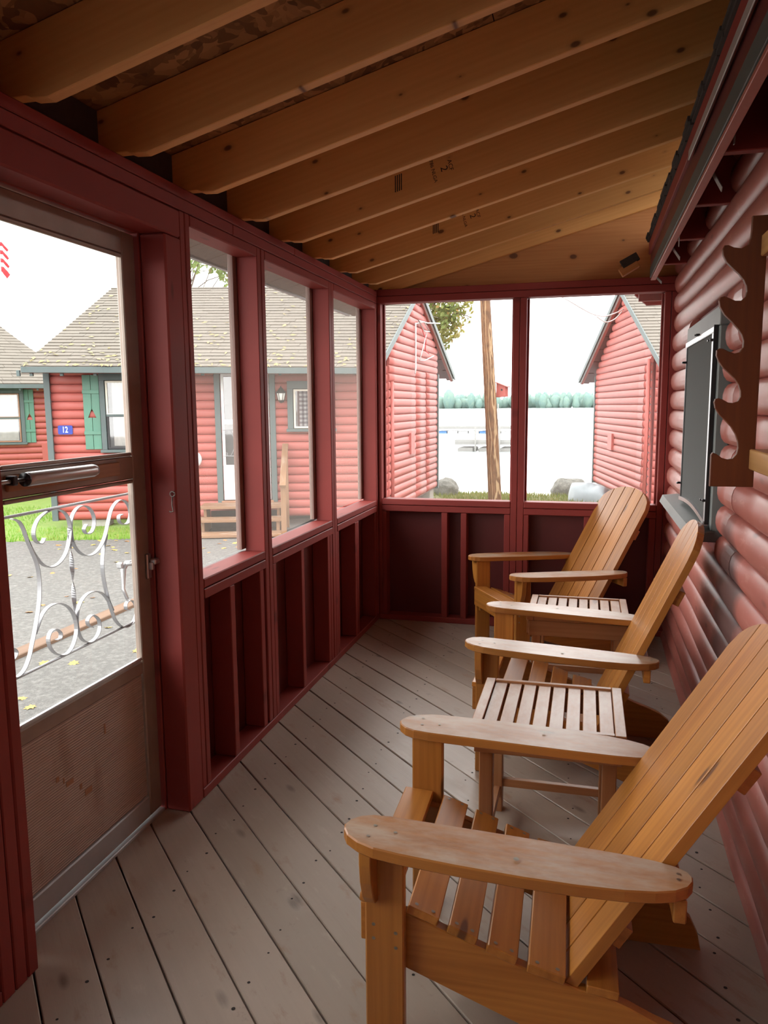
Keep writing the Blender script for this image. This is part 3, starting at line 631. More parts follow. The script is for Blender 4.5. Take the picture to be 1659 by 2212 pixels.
GR = dict(
 L=[(1.81,1.193),(1.837,1.182),(1.854,1.159),(1.866,1.128),(1.884,1.09),(1.903,1.048),(1.910,1.004),(1.906,.953),(1.897,.916),(1.883,.877),(1.869,.843),(1.855,.814),(1.839,.78),(1.813,.751),(1.78,.741),(1.753,.754),(1.731,.785),(1.729,.815),(1.751,.831),(1.776,.826),(1.787,.811),(1.773,.797),(1.757,.801)],
 S2=[(1.946,1.117),(1.930,1.103),(1.909,1.111),(1.898,1.134),(1.906,1.159),(1.93,1.181),(1.972,1.194),(2.008,1.196),(2.039,1.187),(2.064,1.167),(2.074,1.135),(2.069,1.101),(2.049,1.059),(2.014,1.032),(1.971,1.024),(1.934,1.037),(1.905,1.065),(1.884,1.094),(1.867,1.125)],
 S3=[(2.163,1.128),(2.147,1.114),(2.159,1.098),(2.187,1.099),(2.205,1.12),(2.204,1.152),(2.182,1.179),(2.149,1.190),(2.116,1.185),(2.089,1.164),(2.078,1.13),(2.084,1.083),(2.111,1.048),(2.15,1.027),(2.195,1.026),(2.238,1.046),(2.267,1.079),(2.288,1.119),(2.313,1.159),(2.353,1.182),(2.391,1.18),(2.422,1.156),(2.429,1.123),(2.411,1.099),(2.383,1.097),(2.357,1.109),(2.355,1.129),(2.375,1.133)],
 R=[(2.273,1.078),(2.251,1.033),(2.239,.981),(2.242,.932),(2.258,.867),(2.279,.812),(2.297,.776),(2.331,.744),(2.37,.731),(2.415,.742),(2.437,.772),(2.426,.806),(2.395,.822),(2.371,.816),(2.369,.797),(2.39,.788)],
 B1=[(1.972,.797),(1.990,.797),(1.992,.814),(1.969,.831),(1.943,.828),(1.931,.803),(1.948,.768),(1.986,.743),(2.026,.741),(2.058,.765),(2.074,.803),(2.067,.846),(2.038,.884),(1.994,.906),(1.947,.908),(1.912,.892),(1.890,.865),(1.872,.842)],
 B2=[(2.160,.786),(2.139,.799),(2.137,.818),(2.165,.826),(2.197,.804),(2.202,.772),(2.179,.747),(2.137,.741),(2.098,.764),(2.081,.802),(2.081,.843),(2.101,.880),(2.14,.901),(2.187,.901),(2.232,.882),(2.264,.849),(2.284,.813)])
def smooth_curve(p, n=4):
    out = []
    for i in range(len(p) - 1):
        a = p[max(i - 1, 0)]; b = p[i]; c = p[i + 1]; d = p[min(i + 2, len(p) - 1)]
        for k in range(n):
            t = k / n; out.append(tuple(.5 * (2 * b[m] + (c[m] - a[m]) * t + (2 * a[m] - 5 * b[m] + 4 * c[m] - d[m]) * t * t + (3 * b[m] - a[m] - 3 * c[m] + d[m]) * t ** 3) for m in range(len(b))))
    return out + [tuple(p[-1])]
gx = -1.555
gk = (2.404 - 1.625) / (2.49 - 1.70)     # grille sits on the door's own width
def gy(y): return 2.398 - (2.455 - y) * .93
gr = MB(); gr.tube([(gx, 1.632, 1.2), (gx, gy(2.50) if gy(2.50) < 2.40 else 2.40, 1.2)], .0045, 8); gr.tube([(gx, 1.632, .737), (gx, 2.40, .737)], .0045, 8)
for y in (1.64, 2.392):
    for z in (1.2, .737): gr.span(gx - .004, DX0, y - .008, y + .008, z - .006, z + .006, .001)
grille = gr.build('grille', M['scroll'], dr, label='silver scrollwork grille across the lower glass')
for kx, pts in GR.items():
    MB().ribbon([(gx, gy(y), z) for y, z in smooth_curve(pts, 4)], (1, 0, 0), .014, .0025).build('scroll', M['scroll'], grille)
tw = []; b = MB()
n = 40
for i in range(n):        # twisted centre bar
    a = i / (n - 1) * PI * 3; z = 1.13 - .30 * i / (n - 1); y = gy(2.072)
    w1 = Vector((math.cos(a), math.sin(a), 0)) * .007; w2 = Vector((-math.sin(a), math.cos(a), 0)) * .0013; c = Vector((gx, y, z)); tw += [c + w1 + w2, c - w1 + w2, c - w1 - w2, c + w1 - w2]
b.add(tw, [[i * 4 + k, i * 4 + (k + 1) % 4, i * 4 + 4 + (k + 1) % 4, i * 4 + 4 + k] for i in range(n - 1) for k in range(4)]); b.build('twisted_bar', M['scroll'], grille)
MB().span(-1.575, -1.56, PY0 - .1, 5.24, GZ0, -.03).build('added_shade_skirt', M['red_dark'], wl); MB().span(-1.56, .55, 5.226, 5.24, GZ0, -.13).build('added_shade_skirt', M['red_dark'], wb); MB().span(-1.56, .55, PY0 - .125, PY0 - .11, GZ0, 0).build('added_shade_skirt', M['red_dark'], wn)  # skirts added to keep light out from under the floor
MB().span(-1.56, -1.495, 1.602, 2.410, -.002, .012, .003).build('threshold', M['flash'], dr)

# ================================================================== FURNITURE
SCREW_N = [0]
def discs(b, pts, nrm, r=.0045, h=.0012):
    nrm = Vector(nrm).normalized(); t = nrm.orthogonal().normalized(); u = nrm.cross(t)
    for p in pts:
        p = Vector(p); n = 8
        b.add([p + (t * math.cos(2 * PI * i / n) + u * math.sin(2 * PI * i / n)) * r + nrm * h for i in range(n)] + [p + nrm * (h + .0002)], [[i, (i + 1) % n, n] for i in range(n)])
def chair(X, Y, t, dal, du, label):
    """local +x = forward, y = sideways, z up"""
    c = thing('adirondack_chair', (X, Y, 0), PI + t, label, 'chair', 'wooden porch armchairs along the log wall')
    def B(b, name, m='chair', lab=None): return b.build(name, M[m], c, label=lab, world=False)
    UZ = ((1, 0, 0), (0, 0, 1), (0, 1, 0))
    ws, w = .2625, .2477
    top = [(.612, .335), (.60, .346), (.528, .332), (.462, .308), (.348, .270), (.258, .240), (.17, .219), (.139, .208), (.087, .203), (.03, .183), (-.02, .161), (-.087, .138), (-.13, .120), (-.168, .09), (-.189, .045), (-.198, .0)]
    bot = [(.004, .0), (.05, .018), (.28, .101), (.457, .165), (.612, .220)]
    for s in (-1, 1):
        B(MB().prism(bot + top, (0, s * .2405, 0), UZ, .027, .0025), 'side_rail')
        leg = MB().box((.575, s * .2765, .2665), (.092, .027, .533), None, .004); lg = B(leg, 'front_leg')
        br = [(0, .533), (.062, .533), (.062, .50), (.055, .455), (.038, .41), (.018, .385), (0, .378)]
        B(MB().prism([(p[0], p[1]) for p in br], (.603, s * .2905, 0), ((0, s, 0), (0, 0, 1), (1, 0, 0)), .027, .002), 'arm_bracket')
        sl = .0385; A = (Vector((1, 0, sl)).normalized(), Vector((0, s, 0)), Vector((-sl, 0, 1)).normalized())
        arm = [(-.080, .286), (-.078, .305), (-.066, .326), (-.040, .346), (.0, .361), (.06, .373), (.15, .382), (.26, .386), (.40, .384), (.52, .378), (.58, .371), (.62, .356), (.648, .335), (.662, .31), (.665, .295), (.658, .273), (.640, .252), (.612, .239), (.57, .234), (.40, .2345), (.2, .236), (.05, .240), (-.01, .246), (-.05, .256), (-.073, .270)]
        ar = B(MB().prism(arm, (0, 0, .5225), A, .027, .003), 'armrest', 'chair_arm')
        sc = MB(); discs(sc, [(u, s * v, .536 + sl * u) for u, v in ((.595, .285), (.60, .33), (.545, .30), (-.052, .285), (-.05, .305))], A[2]); discs(sc, [(.33 + random.uniform(-.1, .1), s * .33, .5362 + .0385 * .33)], A[2], .0065); B(sc, 'screws', 'screw')['kind'] = 'stuff'
        sc = MB(); discs(sc, [(.60, s * .290, .32), (.60, s * .290, .285), (.548, s * .290, .305), (.548, s * .290, .268)], (0, s, 0)); B(sc, 'screws', 'screw')['kind'] = 'stuff'
    slats = [((.640, .372), (.556, .366)), ((.524, .359), (.452, .335)), ((.429, .325), (.363, .302)), ((.340, .291), (.273, .267)), ((.250, .258), (.167, .240))]
    for i, ((u0, z0), (u1, z1)) in enumerate(slats):
        d = Vector((u0 - u1, 0, z0 - z1)); L = d.length; d.normalize(); n = Vector((-d.z, 0, d.x)); m = Vector(((u0 + u1) / 2, 0, (z0 + z1) / 2)) - n * .0105
        B(MB().box(m, (L, 2 * ws if i else 2 * .261, .021), (d, (0, 1, 0), n), .0022), 'seat_slat')
        if i:
            sc = MB(); discs(sc, [m + n * .0105 + d * (e * L * .27) + Vector((0, s * .247, 0)) for e in (-1, 1) for s in (-1, 1)], n, .005); B(sc, 'screws', 'screw')['kind'] = 'stuff'
    B(MB().box((.6265, 0, .302), (.024, .522, .095), None, .002), 'front_apron')
    al = .546 + dal; ub = .160 + du; zb = .232
    a = Vector((-math.sin(al), 0, math.cos(al))); fn = Vector((math.cos(al), 0, math.sin(al))); BO = Vector((ub, 0, zb))
    def top_l(v): return .75 + .127 * math.sqrt(max(0, 1 - (v / w) ** 2))
    GP = .0062; wd = (2 * w - 4 * GP) / 5
    for k in range(5):
        v0 = -w + k * (wd + GP); v1 = v0 + wd; pl = [(v0, -.018), (v1, -.018)]
        for q in range(7):
            v = v1 + (v0 - v1) * q / 6; pl.append((v, top_l(v)))
        B(MB().prism(pl, BO - fn * .0135, ((0, 1, 0), a, -fn), .027, .0009), 'back_slat')
    for l, hw, ht in ((.60, .225, .06), (.14, .225, .055)): B(MB().box(BO + a * l - fn * .0415, (.028, 2 * hw, ht), (fn, (0, 1, 0), a), .002), 'back_cleat')
    zr = .50; ur = ub - (zr - zb) * math.tan(al) - .032 / math.cos(al) - .012
    B(MB().box((min(ur, -.035), 0, .4785), (.026, .66, .052), None, .003), 'arm_rail')
    B(MB().box((.088, 0, .214), (.07, .52, .02), ((.995, 0, .10), (0, 1, 0), (-.10, 0, .995)), .002), 'rear_slat')
    return c
chair(.15, 1.8623, .0214, 0, 0, 'nearest orange stained wooden armchair, its near armrest lowest in the picture')
chair(.2151, 3.2757, -.0176, -.1257, -.021, 'middle orange stained wooden armchair, between the two slatted tables, back nearly edge-on')
chair(.0231, 4.8127, .5436, -.0214, -.007, 'farthest orange stained wooden armchair, turned towards the camera at the end wall')

def table(X, Y, label):
    t = thing('side_table', (X, Y, 0), 0, label, 'table', 'slatted side tables between the armchairs')
    def B(b, name): return b.build(name, M['table'], t, world=False)
    W, D, H = .480, .423, .492; r = .034
    for s in (-1, 1):
        B(MB().box((s * (W - r) / 2, 0, H - .0125), (r, D, .025), None, .002), 'top_rail')
        B(MB().box((0, s * (D - .02) / 2, H - .0125), (W - 2 * r - .001, .020, .025), None, .002), 'top_rail')
        B(MB().box((0, s * (D / 2 - .0135), .429), (W - .022, .022, .074), None, .002), 'apron')
        B(MB().box((s * (W / 2 - .012), 0, .43), (.022, D - .052, .07), None, .002), 'apron')
        B(MB().box((s * (W / 2 - .050), 0, .088), (.022, D - .12, .030), None, .002), 'stretcher')
        B(MB().box((0, s * (D / 2 - .045), .1105), (W - .11, .022, .030), None, .002), 'stretcher') if s > 0 else None
        for q in (-1, 1): B(MB().box((s * (W / 2 - .047), q * (D / 2 - .047), .2335), (.044, .044, .467), None, .003), 'leg')
    n = 8; iw = W - 2 * r - .004; sw = (iw - 7 * .0085) / n
    for k in range(n): B(MB().box((-iw / 2 + sw / 2 + k * (sw + .0085), 0, H - .0155), (sw, D - .042, .018), None, .0015), 'top_slat')
    return t
table(-.096, 2.554, 'weathered brown slatted table behind the nearest armchair')
table(-.020, 3.882, 'weathered brown slatted table in front of the farthest armchair')

# ---- rod rack on the log wall
RK = [(.4107,1.9935),(.4500,1.9935),(.4500,1.2682),(.3374,1.2682),(.3374,1.3569),(.3415,1.3632),(.352,1.3588),(.3662,1.3479),(.3817,1.3437),(.3935,1.3464),(.403,1.3593),(.4061,1.3776),(.4038,1.3958),(.3967,1.4157),(.3857,1.4339),(.3696,1.452),(.3535,1.4684),(.3418,1.4866),(.3383,1.5029),(.3412,1.5119),(.3496,1.5136),(.3599,1.5099),(.3739,1.5015),(.3874,1.5),(.3989,1.5042),(.4049,1.5167),(.4041,1.5328),(.3982,1.5507),(.3873,1.567),(.3714,1.5833),(.3574,1.596),(.3447,1.6141),(.3382,1.6303),(.3383,1.6438),(.3447,1.6489),(.3549,1.6476),(.3686,1.6402),(.3839,1.6345),(.397,1.6377),(.4047,1.6499),(.4054,1.6674),(.3995,1.6851),(.3888,1.7012),(.373,1.7193),(.3537,1.7392),(.341,1.7607),(.3379,1.7765),(.3414,1.7851),(.3513,1.7875),(.3631,1.7825),(.3784,1.7749),(.3933,1.7743),(.4036,1.7842),(.4068,1.7979),(.4043,1.8136),(.3969,1.8294),(.3846,1.8455),(.3709,1.8582),(.3518,1.8781),(.3427,1.8958),(.3402,1.9113),(.3447,1.9214),(.3545,1.9215),(.368,1.9149),(.3878,1.911),(.4036,1.9197),(.4092,1.9363),(.4105,1.96)]
rk = thing('rod_rack', (.45, 1.8, 1.27), 0, 'brown scalloped wooden rod rack fixed to the log wall before the screened window', 'rack')
for y in (2.313 + .0095, 1.2): MB().prism(RK, (0, y, 0), ((1, 0, 0), (0, 0, 1), (0, -1, 0)), .019, .0015).build('notched_board', M['brown'], rk)
for z0, z1 in ((1.318, 1.374), (1.887, 1.943)): MB().span(.435, .484, 1.21, 2.3125, z0, z1, .003).build('cross_bar', M['bar'], rk)
# ---- hook on the door post
hk = thing('door_hook', (-1.405, 2.409, 1.14), 0, 'small bent wire hook screwed to the red post beside the storm door', 'hook')
MB().tube([(-1.403 + .009 * math.cos(a), 2.405, 1.198 + .009 * math.sin(a)) for a in [2 * PI * i / 14 for i in range(15)]], .0022, 6).build('eye', M['wire_hook'], hk)
MB().tube([(-1.403, 2.403, 1.189), (-1.405, 2.4025, 1.16), (-1.402, 2.402, 1.142), (-1.400, 2.401, 1.137), (-1.412, 2.400, 1.1345), (-1.414, 2.400, 1.139)], .0024, 6).build('hook_shank', M['wire_hook'], hk)

# ================================================================== OUTSIDE
GZ = -.35
g = MB()
def shore(x): return 17.9 + .35 * math.sin(x * .7) + .2 * math.sin(x * 1.9 + 1)
nx = 60; ys = [-30, -15, -5, 0, 5, 8, 10, 12, 14, 15.5, 16.5, 1e3, 1e3, 1e3]
V = []; xs = [-60 + 120 * i / nx for i in range(nx + 1)]
for x in xs:
    for j, y in enumerate(ys):
        if y < 100: V.append((x, y, GZ - (max(0, y - 14) * .06)))
        else:
            k = j - 11; V.append((x, shore(x) + (-.25, .05, .5)[k], (-.55, -.62, -1.1)[k]))
n = len(ys)
g.add(V, [[i * n + j, (i + 1) * n + j, (i + 1) * n + j + 1, i * n + j + 1] for i in range(nx) for j in range(n - 1)])
g.build('ground', M['asphalt'], kind='structure', origin=(0, 0, GZ), label='grey gravelly asphalt yard with scattered leaves')
MB().add([(-900, 16, -.9), (900, 16, -.9), (900, 1500, -.9), (-900, 1500, -.9)], [[0, 1, 2, 3]]).build('lake', M['water'], kind='structure', origin=(0, 16, -.9))

# frame of the facing cabin: s along the front, o outwards
L0 = Vector((-7.83, 9.931, 0)); FE = Vector((.944, .33, 0)).normalized(); FN = Vector((FE.y, -FE.x, 0)); UP = Vector((0, 0, 1))
def fp(s, o, z): return L0 + FE * s + FN * o + UP * z
FAX = (FE, UP, FN)
def fbox(b, s0, s1, z0, z1, o0, o1, bev=0.0): return b.box(fp((s0 + s1) / 2, (o0 + o1) / 2, (z0 + z1) / 2), (abs(s1 - s0), abs(z1 - z0), abs(o1 - o0)), FAX, bev)
LAWN = [fp(-14, 1.05, 0), fp(-4, 1.05, 0), fp(0, 1.0, 0), fp(1.6, .95, 0), fp(2.35, .7, 0), fp(2.4, -.5, 0), fp(2.4, -1, 0), fp(-2, -9, 0), fp(-16, -9, 0)]
def lawn_mesh(poly, z0, z1, name, lab):
    b = MB(); c = sum(poly, Vector()) / len(poly); m = len(poly)
    vs = [(p.x, p.y, z0) for p in poly] + [tuple(p * .93 + c * .07 + UP * z1) for p in poly]
    b.add(vs, [[i, (i + 1) % m, m + (i + 1) % m, m + i] for i in range(m)] + [[m + i for i in range(m)]]); return b.build(name, M['lawn'], kind='structure', label=lab, origin=(c.x, c.y, z0))
lawn_mesh(LAWN, GZ - .02, GZ + .045, 'ground', 'green lawn strip in front of the facing log cabin')
b = MB(); vs = [(x, y, GZ - (max(0, y - 14) * .06) + .02 + random.uniform(0, .03)) for x in [-4 + .5 * i for i in range(17)] for y in (12.6, 13.4, 14.4, 15.4, 16.4, 17.4)] ; ny = 6
b.add(vs, [[i * ny + j, (i + 1) * ny + j, (i + 1) * ny + j + 1, i * ny + j + 1] for i in range(16) for j in range(5)]); b.build('ground', M['bank'], kind='structure', origin=(0, 15, GZ - .1), label='yellowing grass bank along the lake shore')
def inside(p, poly):
    c = False; j = len(poly) - 1
    for i in range(len(poly)):
        a, q = poly[i], poly[j]
        if (a[1] > p[1]) != (q[1] > p[1]) and p[0] < (q[0] - a[0]) * (p[1] - a[1]) / (q[1] - a[1]) + a[0]: c = not c
        j = i
    return c
def blades(name, pts, hh, m, lab):
    b = MB()
    for x, y, z in pts:
        a = random.uniform(0, 2 * PI); h = hh * random.uniform(.5, 1.3); d = Vector((math.cos(a), math.sin(a), 0)) * .012; l = Vector((random.uniform(-.5, .5), random.uniform(-.5, .5), 0)) * h * .7; p = Vector((x, y, z))
        b.add([p - d, p + d, p + l + UP * h], [[0, 1, 2]])
    return b.build(name, M[m], kind='stuff', label=lab, cat='grass')
pts = []
while len(pts) < 14000:
    p = fp(random.uniform(-7, 2.4), random.uniform(-2.5, 1.03), 0)
    if inside(p, LAWN) and ((p - L0).dot(FN) > .12 or (p - L0).dot(FE) < -.3) and not (2.15 < (p - L0).dot(FE) < 3.7 and (p - L0).dot(FN) > 0): pts.append((p.x, p.y, GZ))
blades('grass', pts, .085, 'blade', 'short bright green grass before the facing cabin')
pts = []; P3_ = Vector((.973, 12.978, 0))
for _ in range(9000):
    x = random.uniform(-3.7, 1.6); y = random.uniform(13.0, 17.85)
    if (Vector((x, y, 0)) - P3_).dot(Vector((.984, .179, 0))) > -.15 or (x < -2.85 and y < 15.8): continue
    pts.append((x, y, GZ - (max(0, y - 14) * .06) + .01))
blades('grass', pts, .11, 'bank_blade', 'rough yellow green grass along the lake bank')

# ---- roofs: courses of shingles on a quad (eave a->b, ridge d->c)
def courses(parent, a, b, c, d, n, tab=.32, thick=.016, mat='shingle'):
    a, b, c, d = map(Vector, (a, b, c, d)); nr = (b - a).cross(d - a).normalized()
    if nr.z < 0: nr = -nr
    REST = MB(); made = 0
    for k in range(n):
        t0 = k / n; t1 = min(1, (k + 1.25) / n); e0 = a.lerp(d, t0); e1 = b.lerp(c, t0); f0 = a.lerp(d, t1); f1 = b.lerp(c, t1)
        L = (e1 - e0).length; m = max(2, int(L / tab)); o = random.random(); cuts = [0.0]
        for i in range(m):
            u = (i + o) / m
            if .01 < u < .99: cuts.append(u)
        cuts.append(1.0)
        for u0, u1 in zip(cuts, cuts[1:]):
            g0 = .004 / L if u0 > 0 else 0; j = random.uniform(-.006, .006) * (d - a).normalized(); h = nr * (thick + random.uniform(-.003, .004))
            p = [e0.lerp(e1, u0 + g0) + j, e0.lerp(e1, u1) + j, f0.lerp(f1, u1), f0.lerp(f1, u0 + g0)]; r = Vector((random.random() * 3, random.random() * 3, 0))
            vs = p + [p[0] + h, p[1] + h, p[2] + nr * .002, p[3] + nr * .002]
            B = MB() if made < 300 else REST
            B.add(vs, [[0, 3, 2, 1], [4, 5, 6, 7], [0, 1, 5, 4], [1, 2, 6, 5], [2, 3, 7, 6], [3, 0, 4, 7]], [tuple(Vector(v) + r) for v in vs])
            if made < 300: B.build('shingle', M[mat], parent); made += 1
    if REST.v: REST.build('shingles', M[mat], parent, kind='stuff')
def slab(parent, name, quad, th, mat):
    q = [Vector(p) for p in quad]; nr = (q[1] - q[0]).cross(q[3] - q[0]).normalized()
    if nr.z < 0: nr = -nr
    vs = q + [p - nr * th for p in q]; f = [[0, 1, 2, 3], [7, 6, 5, 4]] + [[i, 4 + i, 4 + (i + 1) % 4, (i + 1) % 4] for i in range(4)]
    return MB().add(vs, f).build(name, M[mat], parent)
def leaf_bits(parent, a, b, c, d, n, name='leaf_litter'):
    a, b, c, d = map(Vector, (a, b, c, d)); B = MB(); nr = (b - a).cross(d - a).normalized(); nr = nr if nr.z > 0 else -nr
    for _ in range(n):
        v = random.random() ** 2.2; u = random.random(); p = a.lerp(d, v).lerp(b.lerp(c, v), u) + nr * .022; t = (b - a).normalized(); w2 = nr.cross(t); an = random.uniform(0, PI)
        e = (t * math.cos(an) + w2 * math.sin(an)) * random.uniform(.02, .06); f = (w2 * math.cos(an) - t * math.sin(an)) * random.uniform(.012, .03); B.add([p - e, p - f, p + e, p + f + nr * .008], [[0, 1, 2, 3]])
    B.build(name, M['litter'], parent, kind='stuff')

# ---- cabin 12
EL, ER, RL, RR, BR = Vector((-7.805, 9.42, 2.09)), Vector((-2.91, 10.815, 2.04)), Vector((-8.196, 12.296, 3.57)), Vector((-2.90, 13.665, 3.55)), Vector((-2.83, 16.9, 2.10)); BL = Vector((-8.6, 15.2, 2.10))
cb = thing('log_cabin', (-5.4, 11.0, GZ), 0, 'red log cabin with a blue number sign, green shutters and a mossy shingle roof', 'cabin')
courses(cb, EL, ER, RR, RL, 27)
leaf_bits(cb, EL, ER, RR, RL, 330)
slab(cb, 'roof_deck', [p - UP * .075 for p in (EL, ER, RR, RL)], .02, 'red_dark'); slab(cb, 'roof_deck', (RL, RR, BR, BL), .03, 'red_dark')
slab(cb, 'back_roof', [p + UP * .03 for p in (RL, RR, BR, BL)], .025, 'shingle')
# front wall of log siding
N12 = 18
for k in range(N12):
    z = -.19 + .1275 * k; MB().log(fp(.07, 0, z), fp(5.115, 0, z), FN, .126, .035, 5).build('siding_log', M['log_out'], cb)
MB().box(fp(2.56, -.03, .95), (5.12, 2.3, .03), FAX).build('backing', M['red_dark'], cb)
# gable wall (runs along +y from the near corner)
GX = -2.997; GY0 = 11.62; GL = 3.94
def roof_z(y):      # underside of the rake over the gable
    f = lambda p, q: p.z + (q.z - p.z) * (y - p.y) / (q.y - p.y)
    return (f(ER, RR) if y < RR.y else f(RR, BR)) - .05
for k in range(29):
    z = -.17 + .1275 * k; ylo = GY0; yhi = GY0 + GL
    while roof_z(ylo) < z + .1 and ylo < 15.6: ylo += .03
    while roof_z(yhi) < z + .1 and yhi > 11: yhi -= .03
    if yhi - ylo < .1: continue
    if z < 2.0:      # short blocks where an old opening was closed up
        c1 = GY0 + 1.90 + random.uniform(-.02, .02); c2 = GY0 + 2.86 + random.uniform(-.02, .02)
        for a, bb, dx in ((ylo, c1 - .004, 0), (c1, c2 - .004, -.012 if k > 1 else 0), (c2, yhi, 0)): MB().log((GX + dx, a, z), (GX + dx, bb, z), (1, 0, 0), .1265, .035, 5).build('siding_log', M['log_out'], cb)
    else: MB().log((GX, ylo, z), (GX, yhi, z), (1, 0, 0), .1265, .035, 5).build('siding_log', M['log_out'], cb)
MB().prism([(GY0, -.2), (GY0 + GL, -.2), (GY0 + GL, 2.2), (13.66, 3.5), (GY0, 2.3)], (GX - .03, 0, 0), ((0, 1, 0), (0, 0, 1), (1, 0, 0)), .03).build('gable_backing', M['red_dark'], cb)
# gable soffit, rake boards, corner board, conduit, vent cover
for p, q, nm in ((ER, RR, 'near'), (RR, BR, 'far')):
    d = (q - p).normalized(); up = Vector((1, 0, 0)).cross(d); up = up if up.z > 0 else -up
    MB().bar(p + Vector((0, 0, -.02)), q + Vector((0, 0, -.02)), .018, .10, up, .003).build('rake_board', M['trim_grey'], cb)
    MB().bar(p + Vector((-.04, 0, -.055)), q + Vector((-.04, 0, -.055)), .03, .06, up, .003).build('rake_moulding', M['flash'] if nm == 'far' else M['trim_grey'], cb)
    MB().bar(p + Vector((-.075, 0, -.07)), q + Vector((-.075, 0, -.07)), .05, .05, up, .002).build('rake_trim', M['log_out'], cb)
d = (BR - RR).normalized(); n = 7
for i in range(n): MB().bar(RR + (BR - RR) * ((i + .03) / n) + Vector((-.12, 0, -.065)), RR + (BR - RR) * ((i + .97) / n) + Vector((-.12, 0, -.065)), .12, .012, (0, d.z, -d.y) if d.z > 0 else (0, -d.z, d.y)).build('soffit_board', M['red_dark'], cb)
MB().span(GX - .02, GX + .055, GY0 + GL - .005, GY0 + GL + .07, -.2, 2.12).build('corner_board', M['trim_grey'], cb)
MB().tube([(GX + .05, GY0 + .09, -.2), (GX + .05, GY0 + .09, 1.87)], .030, 10).build('conduit_pipe', M['log_out'], cb)
MB().span(GX, GX + .06, GY0 + 1.40, GY0 + 1.68, .66, 1.03, .004).build('vent_cover', M['log_out'], cb)
b = MB()
wy = GY0
b.tube([(GX + .05, wy + 1.8, 2.93), (GX + .05, wy + 1.81, 2.5), (GX + .06, wy + 1.76, 2.15), (GX + .06, wy + 1.72, 2.05)], .014, 6)
b.tube([(GX + .05, wy + 1.85, 2.92), (GX + .08, wy + 2.4, 3.0), (GX + .1, wy + 2.8, 2.86), (GX + .1, wy + 2.3, 2.83), (GX + .07, wy + 1.95, 2.98), (GX + .1, wy + 2.6, 3.0), (GX + .2, wy + 3.3, 3.06)], .012, 6)
b.tube([(GX + .07, wy + 2.7, 2.85), (GX + .07, wy + 2.3, 2.5), (GX + .07, wy + 2.05, 2.3), (GX + .07, wy + 2.5, 2.32), (GX + .07, wy + 3.35, 2.45)], .010, 6); b.build('hanging_cable', M['wire'], cb)
MB().tube([(GX + .06, wy + 2.1, 2.95), (GX + .07, wy + 2.6, 2.7), (GX + .07, wy + 2.55, 2.5), (GX + .07, wy + 2.9, 2.46)], .008, 6).build('red_cable', M['flag_red'], cb)
# front trim, eave, brackets
fbox(MB(), .0, .085, -.2, 2.05, -.02, .06).build('corner_board', M['trim_grey'], cb)
d = (ER - EL).normalized()
MB().bar(EL + Vector((0, 0, -.045)), ER + Vector((0, 0, -.045)), .025, .085, UP, .004).build('eave_board', M['trim_grey'], cb)
slab(cb, 'eave_soffit', [EL + UP * -.06, ER + UP * -.06, fp(5.0, 0, 2.12), fp(0, 0, 2.14)], .012, 'red_dark')
for s in (-.20, -.02, .40, .867, 1.35, 1.85, 2.387, 2.95, 3.505, 4.05, 4.6): fbox(MB(), s - .022, s + .022, 1.955, 2.04, .42, .47, .003).build('rafter_end', M['trim_grey'], cb)
def bwin(root, F, s0, s1, z0, z1, sash, meet=True, shutters=(), curtain='curtain', trim=.075):
    """window in a cabin front; F(b, s0, s1, z0, z1, o0, o1) adds a box"""
    wroot = F(MB(), s0 - trim, s1 + trim, z1, z1 + trim + .03, 0, .09, .003).build('window', M['trim_grey'], root)
    F(MB(), s0 - trim, s0, z0, z1, 0, .09, .003).build('casing', M['trim_grey'], wroot); F(MB(), s1, s1 + trim, z0, z1, 0, .09, .003).build('casing', M['trim_grey'], wroot)
    F(MB(), s0 - trim - .02, s1 + trim + .02, z0 - .045, z0, 0, .12, .004).build('window_sill', M['trim_grey'], wroot)
    F(MB(), s0, s1, z0, z1, .036, .041).build('dark_opening', M['darkroom'], wroot)
    zm = (z0 + z1) / 2
    for a, bb, m in ((zm, z1 - .01, sash), (z0 + .01, zm, 'darkroom' if sash == 'cream' else sash)) if meet else ((z0 + .01, z1 - .01, sash),):
        b = MB(); e = .026
        F(b, s0 + .012, s0 + .012 + e, a, bb, .066, .081); F(b, s1 - .012 - e, s1 - .012, a, bb, .066, .081); F(b, s0 + .012 + e, s1 - .012 - e, a, a + e, .066, .081); F(b, s0 + .012 + e, s1 - .012 - e, bb - e, bb, .066, .081)
        if meet and a == zm: F(b, (s0 + s1) / 2 - .009, (s0 + s1) / 2 + .009, a + e, bb - e, .066, .079)
        b.build('sash', M[m], wroot)
    F(MB(), s0 + .015, s1 - .015, z0 + .02, z1 - .02, .0645, .0655).build('pane', M['glass_far'], wroot)
    if meet: F(MB(), s0 + .01, s1 - .01, zm - .02, zm + .012, .066, .086).build('meeting_rail', M['trim_grey'], wroot)
    return wroot
def far_glass():
    t = NT('window_pane'); tr = t.n('ShaderNodeBsdfTransparent'); gl = t.n('ShaderNodeBsdfGlossy'); gl.inputs['Roughness'].default_value = .03; mx = t.n('ShaderNodeMixShader'); mx.inputs[0].default_value = .10
    t.t.links.new(tr.outputs[0], mx.inputs[1]); t.t.links.new(gl.outputs[0], mx.inputs[2]); t.t.links.new(mx.outputs[0], t.out.inputs[0]); return t.m
M['glass_far'] = far_glass()
